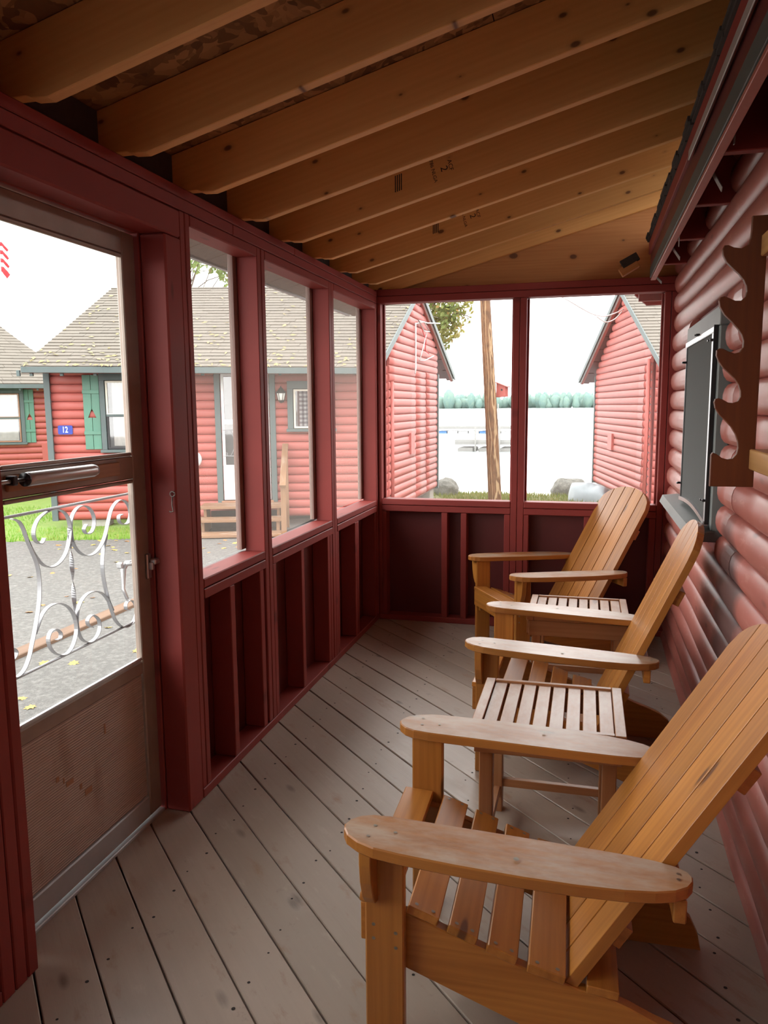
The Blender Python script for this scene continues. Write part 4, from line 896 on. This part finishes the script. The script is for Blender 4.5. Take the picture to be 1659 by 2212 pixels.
def wavy(root, F2, s0, s1, z0, z1, mat, o=.052, name='curtain', n=26, amp=.006):
    vs = []; 
    for i in range(n + 1):
        s = s0 + (s1 - s0) * i / n; oo = o + amp * math.sin(i * 1.9) + random.uniform(-.002, .002); vs += [F2(s, oo, z0), F2(s, oo, z1)]
    return MB().add(vs, [[2 * i, 2 * i + 2, 2 * i + 3, 2 * i + 1] for i in range(n)], None, True).build(name, M[mat], root)
def shutter(root, F, F2, ax, s0, s1, z0, z1):
    sm = (s0 + s1) / 2; zc = (z0 + z1) / 2; h = z1 - z0; th = .13; tw = .056; zb = zc - .03
    tri = [(0, zb + th * .62), (tw * .55, zb + th * .1), (tw, zb - th * .38), (0, zb - th * .38)]
    base = None
    for sg in (-1, 1):
        e = sm + sg * .003; o = s0 if sg < 0 else s1; wv = abs(o - e)
        poly = [(0, z0), (wv, z0), (wv, z1), (0, z1), (0, tri[0][1])] + [(x, z) for x, z in tri[1:3]] + [(0, tri[3][1])]
        ob = MB().prism([(sg * x, z) for x, z in poly], F2(e, .048, 0), ax, .022, .002).build('shutter' if base is None else 'shutter_board', M['shutter'], root if base is None else base)
        base = base or ob
    for zz in (z0 + h * .225, z1 - h * .225): F(MB(), s0 - .004, s1 + .004, zz - .027, zz + .027, .0595, .077, .002).build('batten', M['shutter'], base)
wr1 = bwin(cb, fbox, .882, 1.62, .875, 1.905, 'cream')
wavy(wr1, fp, .98, 1.60, .93, 1.88, 'curtain', .052, amp=.007)
shutter(cb, fbox, fp, FAX, .558, .795, .882, 1.985); shutter(cb, fbox, fp, FAX, 1.71, 1.95, .882, 1.985)
wr2 = bwin(cb, fbox, 3.668, 4.22, 1.16, 1.765, 'cream', False, trim=.085)
def check():
    t = NT('gingham_curtain'); g_ = t.grain(); a = t.n('ShaderNodeSeparateXYZ'); t.put(a.inputs[0], t.raw)
    def st(v): return t.math('GREATER_THAN', t.math('SINE', t.math('MULTIPLY', v, 2 * PI / .065)), 0)
    f = t.math('ADD', t.math('MULTIPLY', st(a.outputs[0]), .5), t.math('MULTIPLY', st(a.outputs[2]), .5)); return t.fin(t.ramp(f, [(0, (.34, .34, .34)), (.5, (.13, .135, .15)), (1, (.04, .045, .06))]), .8)
M['check'] = check()
wavy(wr2, fp, 3.76, 4.20, 1.18, 1.74, 'check', .052)
# number sign
def rrect(a, b, c, d, r, n=5):
    out = []
    for cx, cz, a0 in ((b - r, d - r, 0), (a + r, d - r, 90), (a + r, c + r, 180), (b - r, c + r, 270)):
        for i in range(n + 1): t = math.radians(a0 + 90 * i / n); out.append((cx + r * math.cos(t), cz + r * math.sin(t)))
    return out
sg = MB().prism(rrect(-.107, .107, -.067, .067, .022), fp(.270, .046, 1.175), FAX, .006, .001).build('number_sign', M['blue'], cb, label='blue enamel sign with white number 12')
def ftext(txt, s, o, z, size, m, parent, nm, sx=1.0):
    cu = bpy.data.curves.new('t', 'FONT'); cu.body = txt; cu.size = size; cu.align_x = 'CENTER'; cu.align_y = 'CENTER'; cu.extrude = .0008; cu.offset = .0016
    tmp = bpy.data.objects.new('t', cu); COL.objects.link(tmp); bpy.context.view_layer.update(); me = bpy.data.meshes.new_from_object(tmp.evaluated_get(bpy.context.evaluated_depsgraph_get())); bpy.data.objects.remove(tmp)
    b = MB(); b.add([tuple(fp(s, o, z) + FE * v.co.x * sx + UP * v.co.y + FN * v.co.z) for v in me.vertices], [list(p.vertices) for p in me.polygons]); return b.build(nm, M[m], parent)
ftext('12', .266, .0505, 1.175, .125, 'white', sg, 'numeral', .72)
# door with its own screen door, lantern, white fan hood
for s0, s1 in ((2.49, 2.575), (3.315, 3.40)): fbox(MB(), s0, s1, .03, 2.03, 0, .075, .003).build('door_casing', M['trim_grey'], cb)
fbox(MB(), 2.49, 3.40, 2.0, 2.06, 0, .055, .003).build('door_casing', M['trim_grey'], cb)
b = MB()
for a in ((2.592, 2.632, .085, 2.0), (3.262, 3.302, .085, 2.0), (2.632, 3.262, 1.955, 2.0), (2.632, 3.262, 1.235, 1.31), (2.632, 3.262, .575, .62), (2.632, 3.262, .085, .12)): fbox(b, *a, .062, .082, .002)
sd = b.build('screen_door', M['white'], cb)
fbox(MB(), 2.633, 3.261, .121, .574, .064, .074).build('kick_panel', M['white'], sd); fbox(MB(), 2.633, 3.261, .621, 1.954, .038, .042).build('dark_opening', M['darkroom'], sd)
wavy(sd, fp, 2.76, 3.2, 1.33, 1.94, 'curtain', .052); fbox(MB(), 2.633, 3.261, .621, 1.954, .067, .068).build('pane', M['glass_far'], sd)
b = MB(); b.tube([fp(2.6, .09, 1.15), fp(3.29, .09, 1.15)], .006, 6); b.tube([fp(2.6, .09, .757), fp(3.29, .09, .757)], .006, 6)
for m in (-1, 1):
    for q in (1, -1):
        c = [(.30, .19), (.285, .165), (.30, .145), (.315, .165), (.28, .19), (.235, .185), (.20, .12), (.165, .03), (.163, 0)]
        b.ribbon([fp(2.947 + m * s, .09, .954 + q * z) for s, z in smooth_curve(c, 3)], FN, .012, .004)
        c = [(.11, .19), (.13, .12), (.16, .06), (.08, .03), (.02, .08), (0, .15)]
        b.ribbon([fp(2.947 + m * s, .09, .954 + q * z) for s, z in smooth_curve(c, 3)], FN, .012, .004)
b.build('grille', M['scroll'], sd)
fbox(MB(), 2.55, 3.34, .015, .07, 0, .11, .004).build('door_sill', M['strip'], cb)
lan = MB().lathe([(.004, .11), (.012, .085), (.03, .07), (.075, .012), (.078, 0)], fp(3.494, .13, 1.70), 8).build('wall_lantern', M['black'], cb)
MB().lathe([(.068, -.002), (.045, -.105)], fp(3.494, .13, 1.70), 6).build('lantern_glass', M['lampglass'], lan)
b = MB().lathe([(.05, -.106), (.045, -.118), (.02, -.13), (.012, -.15)], fp(3.494, .13, 1.70), 8)
for i in range(6): a = 2 * PI * i / 6; b.bar(fp(3.494, .13, 1.70) + FE * .069 * math.cos(a) + FN * .069 * math.sin(a), fp(3.494, .13, 1.595) + FE * .046 * math.cos(a) + FN * .046 * math.sin(a), .008, .008, FN)
fbox(b, 3.46, 3.53, 1.56, 1.68, .03, .05); b.bar(fp(3.494, .05, 1.585), fp(3.494, .13, 1.575), .02, .02, UP); b.build('lantern_frame', M['black'], lan)
MB().lathe([(.02, .16), (.07, .15), (.12, .11), (.135, .04), (.135, .03)], fp(2.13, 0, .71), 20, (FE, UP, FN)).build('fan_hood', M['white'], cb)
# piers, and a dark board painted as the shade below the wall
for s in (.4, 1.9, 4.0): fbox(MB(), s, s + .4, GZ, -.2, -.35, -.05, .01).build('foundation_block', M['concrete'], cb)
for y in (12.2, 13.6, 15.1): MB().span(GX - .35, GX - .03, y, y + .4, -.6, -.18, .01).build('foundation_block', M['concrete'], cb)
fbox(MB(), .05, 5.1, GZ, -.18, -.8, -.78).build('added_shade_skirt', M['darkroom'], cb)
# steps with a rail
st = thing('wooden_steps', tuple(fp(2.95, .55, GZ)), 0, 'three tread wooden steps with a handrail below the white screen door', 'steps')
def sbox(name, s0, s1, z0, z1, o0, o1, m='deck_w', bev=.004): return fbox(MB(), s0, s1, z0, z1, o0, o1, bev).build(name, M[m], st)
SX0, SX1 = 2.28, 3.50
for k, (z, o0, o1) in enumerate(((.045, .10, .58), (-.115, .50, .84), (-.295, .76, 1.10))): sbox('tread', SX0, SX1, z - .04, z, o0, o1)
for s in (SX0 + .05, 2.85, SX1 - .09): sbox('stringer', s, s + .045, GZ, .004, .10, .495)
for s in (SX0 + .05, 2.85, SX1 - .09): sbox('stringer', s, s + .045, GZ, -.156, .496, .755)
sbox('side_panel', SX1 - .03, SX1 - .008, GZ, .004, .10, .56, 'deck_w', .002); sbox('back_board', SX0 + .1, SX1 - .1, GZ, -.08, .085, .09, 'darkroom', 0)
for o, z1 in ((.14, .86), (1.02, .40)): sbox('rail_post', SX1 + .0005, SX1 + .075, GZ, z1, o - .035, o + .035)
MB().bar(fp(SX1 + .037, .06, .925), fp(SX1 + .037, 1.14, .39), .09, .035, UP, .004).build('handrail', M['deck_w'], st)

# ---- cabin at the far left
A11 = Vector((-11.772, 13.441, 0)); E11 = Vector((.815, .58, 0)).normalized(); N11 = Vector((E11.y, -E11.x, 0))
def hp(s, o, z): return A11 + E11 * s + N11 * o + UP * z
HAX = (E11, UP, N11)
def hbox(b, s0, s1, z0, z1, o0, o1, bev=0.0): return b.box(hp((s0 + s1) / 2, (o0 + o1) / 2, (z0 + z1) / 2), (abs(s1 - s0), abs(z1 - z0), abs(o1 - o0)), HAX, bev)
c11 = thing('log_cabin', tuple(hp(-1, 0, GZ)), 0, 'red log cabin at far left, partly hidden behind the cabin with the number sign', 'cabin')
for k in range(18): MB().log(hp(-4.2, 0, -.20 + .1275 * k), hp(1.25, 0, -.20 + .1275 * k), N11, .126, .035, 5).build('siding_log', M['log_out'], c11)
hbox(MB(), -4.2, 1.3, -.3, 2.1, -.05, -.02).build('backing', M['red_dark'], c11); hbox(MB(), 1.2, 1.27, -.3, 2.05, -3.5, .05).build('end_wall', M['log_out'], c11)
eL, eR, rL, rR = hp(-4.6, .42, 1.99), hp(1.6, .42, 1.99), hp(-2.6, -2.6, 3.66), hp(-.40, -2.6, 3.66)
courses(c11, eL, eR, rR, rL, 24); slab(c11, 'roof_deck', [p - UP * .004 for p in (eL, eR, rR, rL)], .03, 'red_dark')
slab(c11, 'hip_roof', [eR, hp(1.6, -5.5, 1.99), rR, rR], .02, 'shingle'); slab(c11, 'hip_roof', [eL, hp(-4.6, -5.5, 1.99), rL, rL], .02, 'shingle'); slab(c11, 'back_roof', [hp(-4.6, -5.5, 1.99), hp(1.6, -5.5, 1.99), rR, rL], .02, 'shingle')
MB().bar(eL - UP * .045, eR - UP * .045, .025, .085, UP, .004).build('eave_board', M['trim_grey'], c11)
for s in (-1.5, -.75, .08, .47, .80): hbox(MB(), s - .02, s + .02, 1.86, 1.94, .33, .38, .003).build('rafter_end', M['trim_grey'], c11)
hbox(MB(), .79, 1.0, .10, .775, .0, .05, .004).build('corner_patch', M['log_out'], c11)
w11 = bwin(c11, hbox, -.42, .43, .80, 1.815, 'strip'); wavy(w11, hp, -.38, .37, .84, 1.78, 'curtain', .052)
shutter(c11, hbox, hp, HAX, .50, .69, .79, 1.893)

# ---- cabin at the right, seen through the far wall
E3 = Vector((-.179, .984, 0)).normalized(); O3 = Vector((-E3.y, E3.x, 0)); P3 = Vector((.973, 12.978, 0)); D3 = -O3    # E3 recedes, O3 outwards (left), D3 along the front
def kp(s, o, z): return P3 + E3 * s + O3 * o + UP * z
KAX = (E3, UP, O3)
c3 = thing('log_cabin', tuple(P3 + D3 * 1.5 + UP * GZ), 0, 'red log cabin at the right by the lake, its gable facing the open water gap', 'cabin')
GL3 = 4.42; PE, PR, PB = Vector((1.063, 12.278, 2.023)), Vector((.488, 14.9, 3.56)), Vector((-.213, 17.836, 2.021))
def rz3(s):
    y = P3.y + E3.y * s; f = lambda p, q: p.z + (q.z - p.z) * (y - p.y) / (q.y - p.y); return (f(PE, PR) if y < PR.y else f(PR, PB)) - .05
for k in range(29):
    z = -.17 + .1275 * k; a = 0.0; e = GL3
    while rz3(a) < z + .1 and a < 4.4: a += .03
    while rz3(e) < z + .1 and e > 0: e -= .03
    if e - a < .1: continue
    if z < 2.0:
        c1 = .38 + random.uniform(-.02, .02); MB().log(kp(a, -.008, z), kp(c1 - .004, -.008, z), O3, .1265, .035, 5).build('siding_log', M['log_out'], c3); MB().log(kp(c1, 0, z), kp(e, 0, z), O3, .1265, .035, 5).build('siding_log', M['log_out'], c3)
    else: MB().log(kp(a, 0, z), kp(e, 0, z), O3, .1265, .035, 5).build('siding_log', M['log_out'], c3)
MB().prism([(0, -.2), (GL3, -.2), (GL3, 2.2), (1.93, 3.5), (0, 2.3)], kp(0, -.03, 0), KAX, .03).build('gable_backing', M['red_dark'], c3)
for k in range(18): MB().log(P3 + D3 * .05 + UP * (-.17 + .1275 * k), P3 + D3 * 4.5 + UP * (-.17 + .1275 * k), -E3, .1265, .035, 5).build('siding_log', M['log_out'], c3)
for p, q, far in ((PE, PR, 0), (PR, PB, 1)):
    d = (q - p).normalized(); up = O3.cross(d); up = up if up.z > 0 else -up
    MB().bar(p - UP * .02, q - UP * .02, .018, .10, up, .003).build('rake_board', M['trim_grey'], c3); MB().bar(p - UP * .055 + D3 * .04, q - UP * .055 + D3 * .04, .03, .06, up, .003).build('rake_moulding', M['flash'] if far else M['trim_grey'], c3)
    MB().bar(p - UP * .07 + D3 * .075, q - UP * .07 + D3 * .075, .05, .05, up, .002).build('rake_trim', M['log_out'], c3)
    courses(c3, p if not far else q, (p if not far else q) + D3 * 5, (q if not far else p) + D3 * 5, q if not far else p, 26) if not far else slab(c3, 'back_roof', [p, p + D3 * 5, q + D3 * 5, q], .02, 'shingle')
    slab(c3, 'roof_deck', [p - UP * .024, p + D3 * 5 - UP * .024, q + D3 * 5 - UP * .024, q - UP * .024], .03, 'red_dark')
d = (PB - PR).normalized(); up = O3.cross(d); up = up if up.z > 0 else -up
for i in range(7): MB().bar(PR + (PB - PR) * ((i + .03) / 7) + D3 * .16 - UP * .075, PR + (PB - PR) * ((i + .97) / 7) + D3 * .16 - UP * .075, .13, .012, up).build('soffit_board', M['red_dark'], c3)
MB().box(kp(.03, -.022, 1.0), (.06, 2.3, .06), KAX).build('corner_filler', M['red_dark'], c3)
MB().box(kp(GL3 + .03, .01, .95), (.07, 2.3, .08), KAX).build('corner_board', M['trim_grey'], c3)
MB().tube([kp(.04, .05, -.2), kp(.04, .05, 2.20)], .032, 10).build('conduit_pipe', M['log_out'], c3)
MB().box(kp(2.69, .045, .775), (.36, .32, .05), KAX, .004).build('vent_cover', M['log_out'], c3)
for s in (.3, 2.0, 3.9): MB().box(kp(s, -.2, -.38), (.4, .4, .3), KAX, .01).build('foundation_block', M['concrete'], c3)
c = MB(); c.tube(smooth_curve([(-1.50, 13.3, 3.75), (-.9, 12.9, 3.42), (-.422, 12.817, 3.171), (-.155, 13.404, 3.072), (.034, 13.868, 3.02), (.232, 14.334, 3.024), (.435, 14.698, 3.112), (.603, 15.0, 3.222)], 5), .012, 6); c.tube(smooth_curve([(.10, 14.1, 3.0), (.26, 14.4, 2.93), (.42, 14.65, 3.0), (.55, 14.95, 3.16)], 4), .010, 6)
c.build('service_cable', M['wire'], label='pale cable sagging from the pole to the right cabin gable', cat='cable')

# ---- utility pole and bird house
pl = MB().tube([(-1.590, 14.10, -.6), (-1.60, 14.06, -.27), (-1.65, 13.75, 1.3), (-1.725, 13.3, 3.3), (-1.80, 12.85, 5.4)], [.128, .122, .108, .086, .075], 18).build('utility_pole', M['pole'], label='leaning bare log utility pole by the lake shore', cat='pole')
bh = thing('birdhouse', (-1.47, 13.80, 1.63), -.26, 'small red birdhouse nailed to the right side of the log pole', 'birdhouse')
B_ = lambda b, n, m='log_out': b.build(n, M[m], bh, world=False)
B_(MB().prism([(-.085, 0), (.085, .012), (.085, .185), (-.085, .25)], (0, 0, 0), ((1, 0, 0), (0, 0, 1), (0, -1, 0)), .14, .003), 'box'); B_(MB().bar((-.095, 0, .262), (.125, 0, .178), .18, .014, UP, .002), 'lid'); B_(MB().tube([(.02, -.0705, .13), (.02, -.0735, .13)], .018, 12), 'entry_hole', 'black')

# ---- boulders, tarp, docks, marker
def rock(c, r, lab, seed):
    rnd = random.Random(seed); bm = bmesh.new(); bmesh.ops.create_icosphere(bm, subdivisions=4, radius=1)
    off = [Vector((rnd.uniform(-9, 9), rnd.uniform(-9, 9), 0)) for _ in range(3)]
    from mathutils import noise as mn
    for v in bm.verts:
        p = v.co.copy(); k = 1 + .22 * mn.noise(p * 1.3 + off[0]) + .10 * mn.noise(p * 3 + off[1]) + .03 * mn.noise(p * 9 + off[2]); v.co = Vector((p.x * r[0], p.y * r[1], p.z * r[2])) * k
    b = MB().add([tuple(Vector(c) + v.co) for v in bm.verts], [[v.index for v in f.verts] for f in bm.faces], None, True); bm.free(); return b.build('boulder', M['rock'], label=lab, cat='rock')
rock((-2.99, 16.8, -.36), (.27, .28, .27), 'rounded grey boulder at the foot of the cabin with the number sign', 3)
rock((-.36, 18.0, -.50), (.40, .34, .33), 'mossy boulder on the shore behind the pale blue tarp', 5)
b = MB(); nu, nv = 28, 16
vs = []
from mathutils import noise as mn
for i in range(nu + 1):
    for j in range(nv + 1):
        u = i / nu; v = j / nv; a = PI * v
        hgt = .40 + .05 * math.sin(u * 3) - .12 * max(0, u - .45); hgt *= min(1, (u / .10) ** .5 if u < .10 else 1) * min(1, ((1 - u) / .15) ** .5 if u > .85 else 1)
        x = -.32 + .80 * u + .03 * math.sin(v * 9 + u * 5); y = 15.75 - .55 * u + .42 * math.cos(a); z = -.47 + hgt * math.sin(a) ** .6
        q = Vector((x, y, z)); k = mn.noise(q * 4) * .035 + abs(mn.noise(q * 8)) * .02; vs.append((x, y - k, z + k))
b.add(vs, [[i * (nv + 1) + j, (i + 1) * (nv + 1) + j, (i + 1) * (nv + 1) + j + 1, i * (nv + 1) + j + 1] for i in range(nu) for j in range(nv)], None, True).build('tarp_pile', M['tarp'], label='low pile under a pale blue tarp beside the right cabin', cat='tarp')
def dock(x0, x1, y, dx, lab, floats, ladder=None, dy=2.2):
    t = thing('floating_dock', ((x0 + x1) / 2, y, -.9), 0, lab, 'dock'); n = 9
    for k in range(n): MB().span(x0, x1, y + dy * k / n + .01, y + dy * (k + 1) / n - .01, -.36, -.30).build('plank', M['dock'], t)
    MB().span(x0, x1, y, y + .06, -.55, -.365).build('side_beam', M['dock'], t)
    for i in range(floats): x = x0 + (x1 - x0) * (i + .5) / floats; MB().span(x - .42, x + .42, y + .07, y + dy - .1, -1.0, -.72, .05).build('float_drum', M['float_blue' if i % 4 == 2 and floats > 4 else 'dock' if floats < 4 else 'white' if i % 2 else 'flash'], t)
    if ladder:
        for s in (0, 1.25): MB().tube([(ladder + s, y - .1, -1.6), (ladder + s, y - .1, .35)], .05, 6).build('ladder_rail', M['dock'], t)
    return t
dock(-6.7, -3.4, 40, 0, 'near grey floating dock with two ladder rails', 3, -5.6); dock(-14.5, -6.2, 66, 0, 'far grey floating dock on blue and white floats', 9)
bu = thing('marker_post', (-6.9, 62, -.9), 0, 'thin white marker post standing in the lake behind the pole', 'post'); MB().tube([(-6.9, 62, -1), (-6.9, 62, 1.6)], .05, 8).build('staff', M['dock'], bu); MB().lathe([(.05, 1.55), (.16, 1.6), (.16, 1.95), (.05, 2.0)], (-6.9, 62, -1.2), 10).build('marker_head', M['white'], bu)
# timber lying along the yard outside the door
MB().span(-3.86, -3.72, 3.2, 6.6, GZ - .02, GZ + .20, .006).build('timber_rail', M['strip'], label='brown timber rail lying along the yard outside the storm door', cat='timber') if False else MB().span(-4.19, -4.05, 3.2, 7.2, GZ - .01, GZ + .03, .006).build('timber', M['timber'], label='brown timber lying along the asphalt outside the storm door', cat='timber')
# ---- fallen leaves
LF = [(0, -.5), (.12, -.28), (.36, -.30), (.26, -.05), (.5, .12), (.22, .2), (.2, .42), (0, .3), (-.2, .42), (-.22, .2), (-.5, .12), (-.26, -.05), (-.36, -.30), (-.12, -.28)]
def leaf_mesh(m):
    me = bpy.data.meshes.new('fallen_leaf'); me.from_pydata([(0, 0, .004)] + [(x, y, .10 * abs(x) + .03 * (i % 2)) for i, (x, y) in enumerate(LF)], [], [(0, i + 1, (i + 1) % len(LF) + 1) for i in range(len(LF))]); me.materials.append(M[m]); return me
LM = [leaf_mesh('fallen_yellow'), leaf_mesh('fallen_orange')]
PLACED = []
for i in range(190):
    if i < 140: p = Vector((random.uniform(-6.6, -2.2), random.uniform(3.0, 8.8), GZ))
    else: p = fp(random.uniform(.5, 3.4), random.uniform(1.0, 1.9), GZ)
    k = random.random() < .42
    if -4.32 < p.x < -3.92 or any((p - q).length < .16 for q in PLACED): continue
    PLACED.append(p)
    o = bpy.data.objects.new('fallen_leaf', LM[k]); COL.objects.link(o); o.location = (p.x, p.y, GZ + .002); s = random.uniform(.05, .11); o.scale = (s, s, s); o.rotation_euler = (random.uniform(-.2, .2), random.uniform(-.2, .2), random.uniform(0, 6.28))
    props(o, None, ('yellow', 'orange')[k] + (' fallen leaf on the grey asphalt outside the storm door' if i < 140 else ' fallen leaf on the ground before the wooden steps'), 'leaf', ('yellow', 'orange')[k] + (' leaves on the asphalt' if i < 140 else ' leaves before the steps'))
# ---- trees
def tree(base, h, lean, crown, nleaf, leafm, lab, lsz=.09, seed=1, tk=1.0):
    rnd = random.Random(seed); t = thing('broadleaf_tree', base, 0, lab, 'tree'); bx, by, bz = base; top = Vector((bx + lean[0], by + lean[1], bz + h)); b = MB()
    P = [Vector(base).lerp(top, q) + Vector((.1 * math.sin(q * 5), 0, 0)) for q in (0, .3, .6, 1)]; b.tube(P, [q * tk for q in (.20, .17, .12, .05)], 8); tips = []
    for c, r in crown:
        c = Vector(c)
        for _ in range(6):
            q = c + Vector((rnd.gauss(0, .5) * r[0], rnd.gauss(0, .5) * r[1], rnd.gauss(0, .5) * r[2])); st_ = P[1].lerp(P[3], rnd.random()); m = st_.lerp(q, .5) + Vector((0, 0, .25)); b.tube([st_, m, q], [.05 * tk, .03 * tk, .01], 5); tips.append(q)
    b.build('trunk', M['bark'], t); L = MB()
    for i in range(nleaf):
        c, r = crown[rnd.randrange(len(crown))]; u = Vector((rnd.gauss(0, 1), rnd.gauss(0, 1), rnd.gauss(0, 1))).normalized() * rnd.random() ** .45; p = Vector(c) + Vector((u.x * r[0], u.y * r[1], u.z * r[2]))
        if mn.noise(p * 1.6 + Vector((seed, 0, 0))) < -.12: continue
        a = Vector((rnd.gauss(0, 1), rnd.gauss(0, 1), rnd.gauss(0, 1))).normalized(); e = a.orthogonal().normalized() * lsz * rnd.uniform(.5, 1.2); f = a.cross(e).normalized() * lsz * .6; L.add([p - e, p - f, p + e, p + f], [[0, 1, 2, 3]])
    L.build('foliage', M[leafm], t, kind='stuff'); return t
tree((-6.2, 22.5, -.6), 5.2, (.4, 0, 0), [((-4.9, 22.0, 4.6), (1.4, 1.2, 1.5)), ((-3.9, 21.8, 4.35), (.75, .8, 1.1)), ((-5.6, 22.3, 6.0), (1.9, 1.4, 1.4)), ((-3.6, 21.9, 5.2), (.8, .8, .8)), ((-4.5, 21.9, 3.3), (.5, .6, .6)), ((-4.1, 21.9, 3.7), (.55, .6, .7))], 8000, 'leaf_autumn', 'tree turning yellow behind the cabin with the number sign, beside the lake', .085, 4)
tree((-11.6, 19.5, -.4), 6.2, (.3, 0, 0), [((-9.5, 18.8, 5.35), (.8, .8, .7)), ((-8.7, 18.8, 5.0), (.75, .7, .55)), ((-10.6, 19.2, 6.6), (1.5, 1.2, 1.0)), ((-9.2, 18.9, 6.2), (1.0, .8, .6))], 2600, 'leaf_green', 'green tree rising above the mossy roof ridge of the facing cabin', .085, 9, .45)
# far shore woods: too far away to count
fr = random.Random(3); b = MB()
for i in range(900):
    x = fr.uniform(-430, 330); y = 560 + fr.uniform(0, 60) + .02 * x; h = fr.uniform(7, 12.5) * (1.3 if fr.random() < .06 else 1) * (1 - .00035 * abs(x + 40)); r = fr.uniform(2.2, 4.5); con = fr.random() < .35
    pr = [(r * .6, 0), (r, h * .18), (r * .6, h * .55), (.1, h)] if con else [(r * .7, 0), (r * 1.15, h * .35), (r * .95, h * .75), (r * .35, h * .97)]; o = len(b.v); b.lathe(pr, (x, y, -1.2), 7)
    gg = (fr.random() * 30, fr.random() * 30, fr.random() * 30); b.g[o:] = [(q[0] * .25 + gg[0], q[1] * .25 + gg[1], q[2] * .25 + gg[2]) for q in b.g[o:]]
b.build('distant_woods', M['forest'], kind='stuff', label='low line of woods tinted blue green for haze along the far shore', cat='forest')
# ---- flag
fl = thing('flagpole', (-18.1, 21.1, GZ), 0, 'flagpole with a red and white striped flag beyond the far left cabin', 'flag')
MB().tube([(-18.05, 21.1, GZ), (-17.98, 21.1, 7.6)], .045, 8).build('pole', M['flash'], fl)
for i in range(7):
    z0 = 6.55 - .125 * i; vs = []
    for k in range(13): x = -17.96 + .10 * k; y = 21.1 + .012 * k + .004 * math.sin(k * .9); dz = -.02 * k; vs += [(-17.97 + .008 * k, y, z0 + dz), (x if k < 2 else -17.86 + (k - 2) * .012, y, z0 + .124 + dz)]
    MB().add(vs, [[2 * k, 2 * k + 2, 2 * k + 3, 2 * k + 1] for k in range(12)]).build('stripe', M['flag_red' if i % 2 == 0 else 'flag_white'], fl)
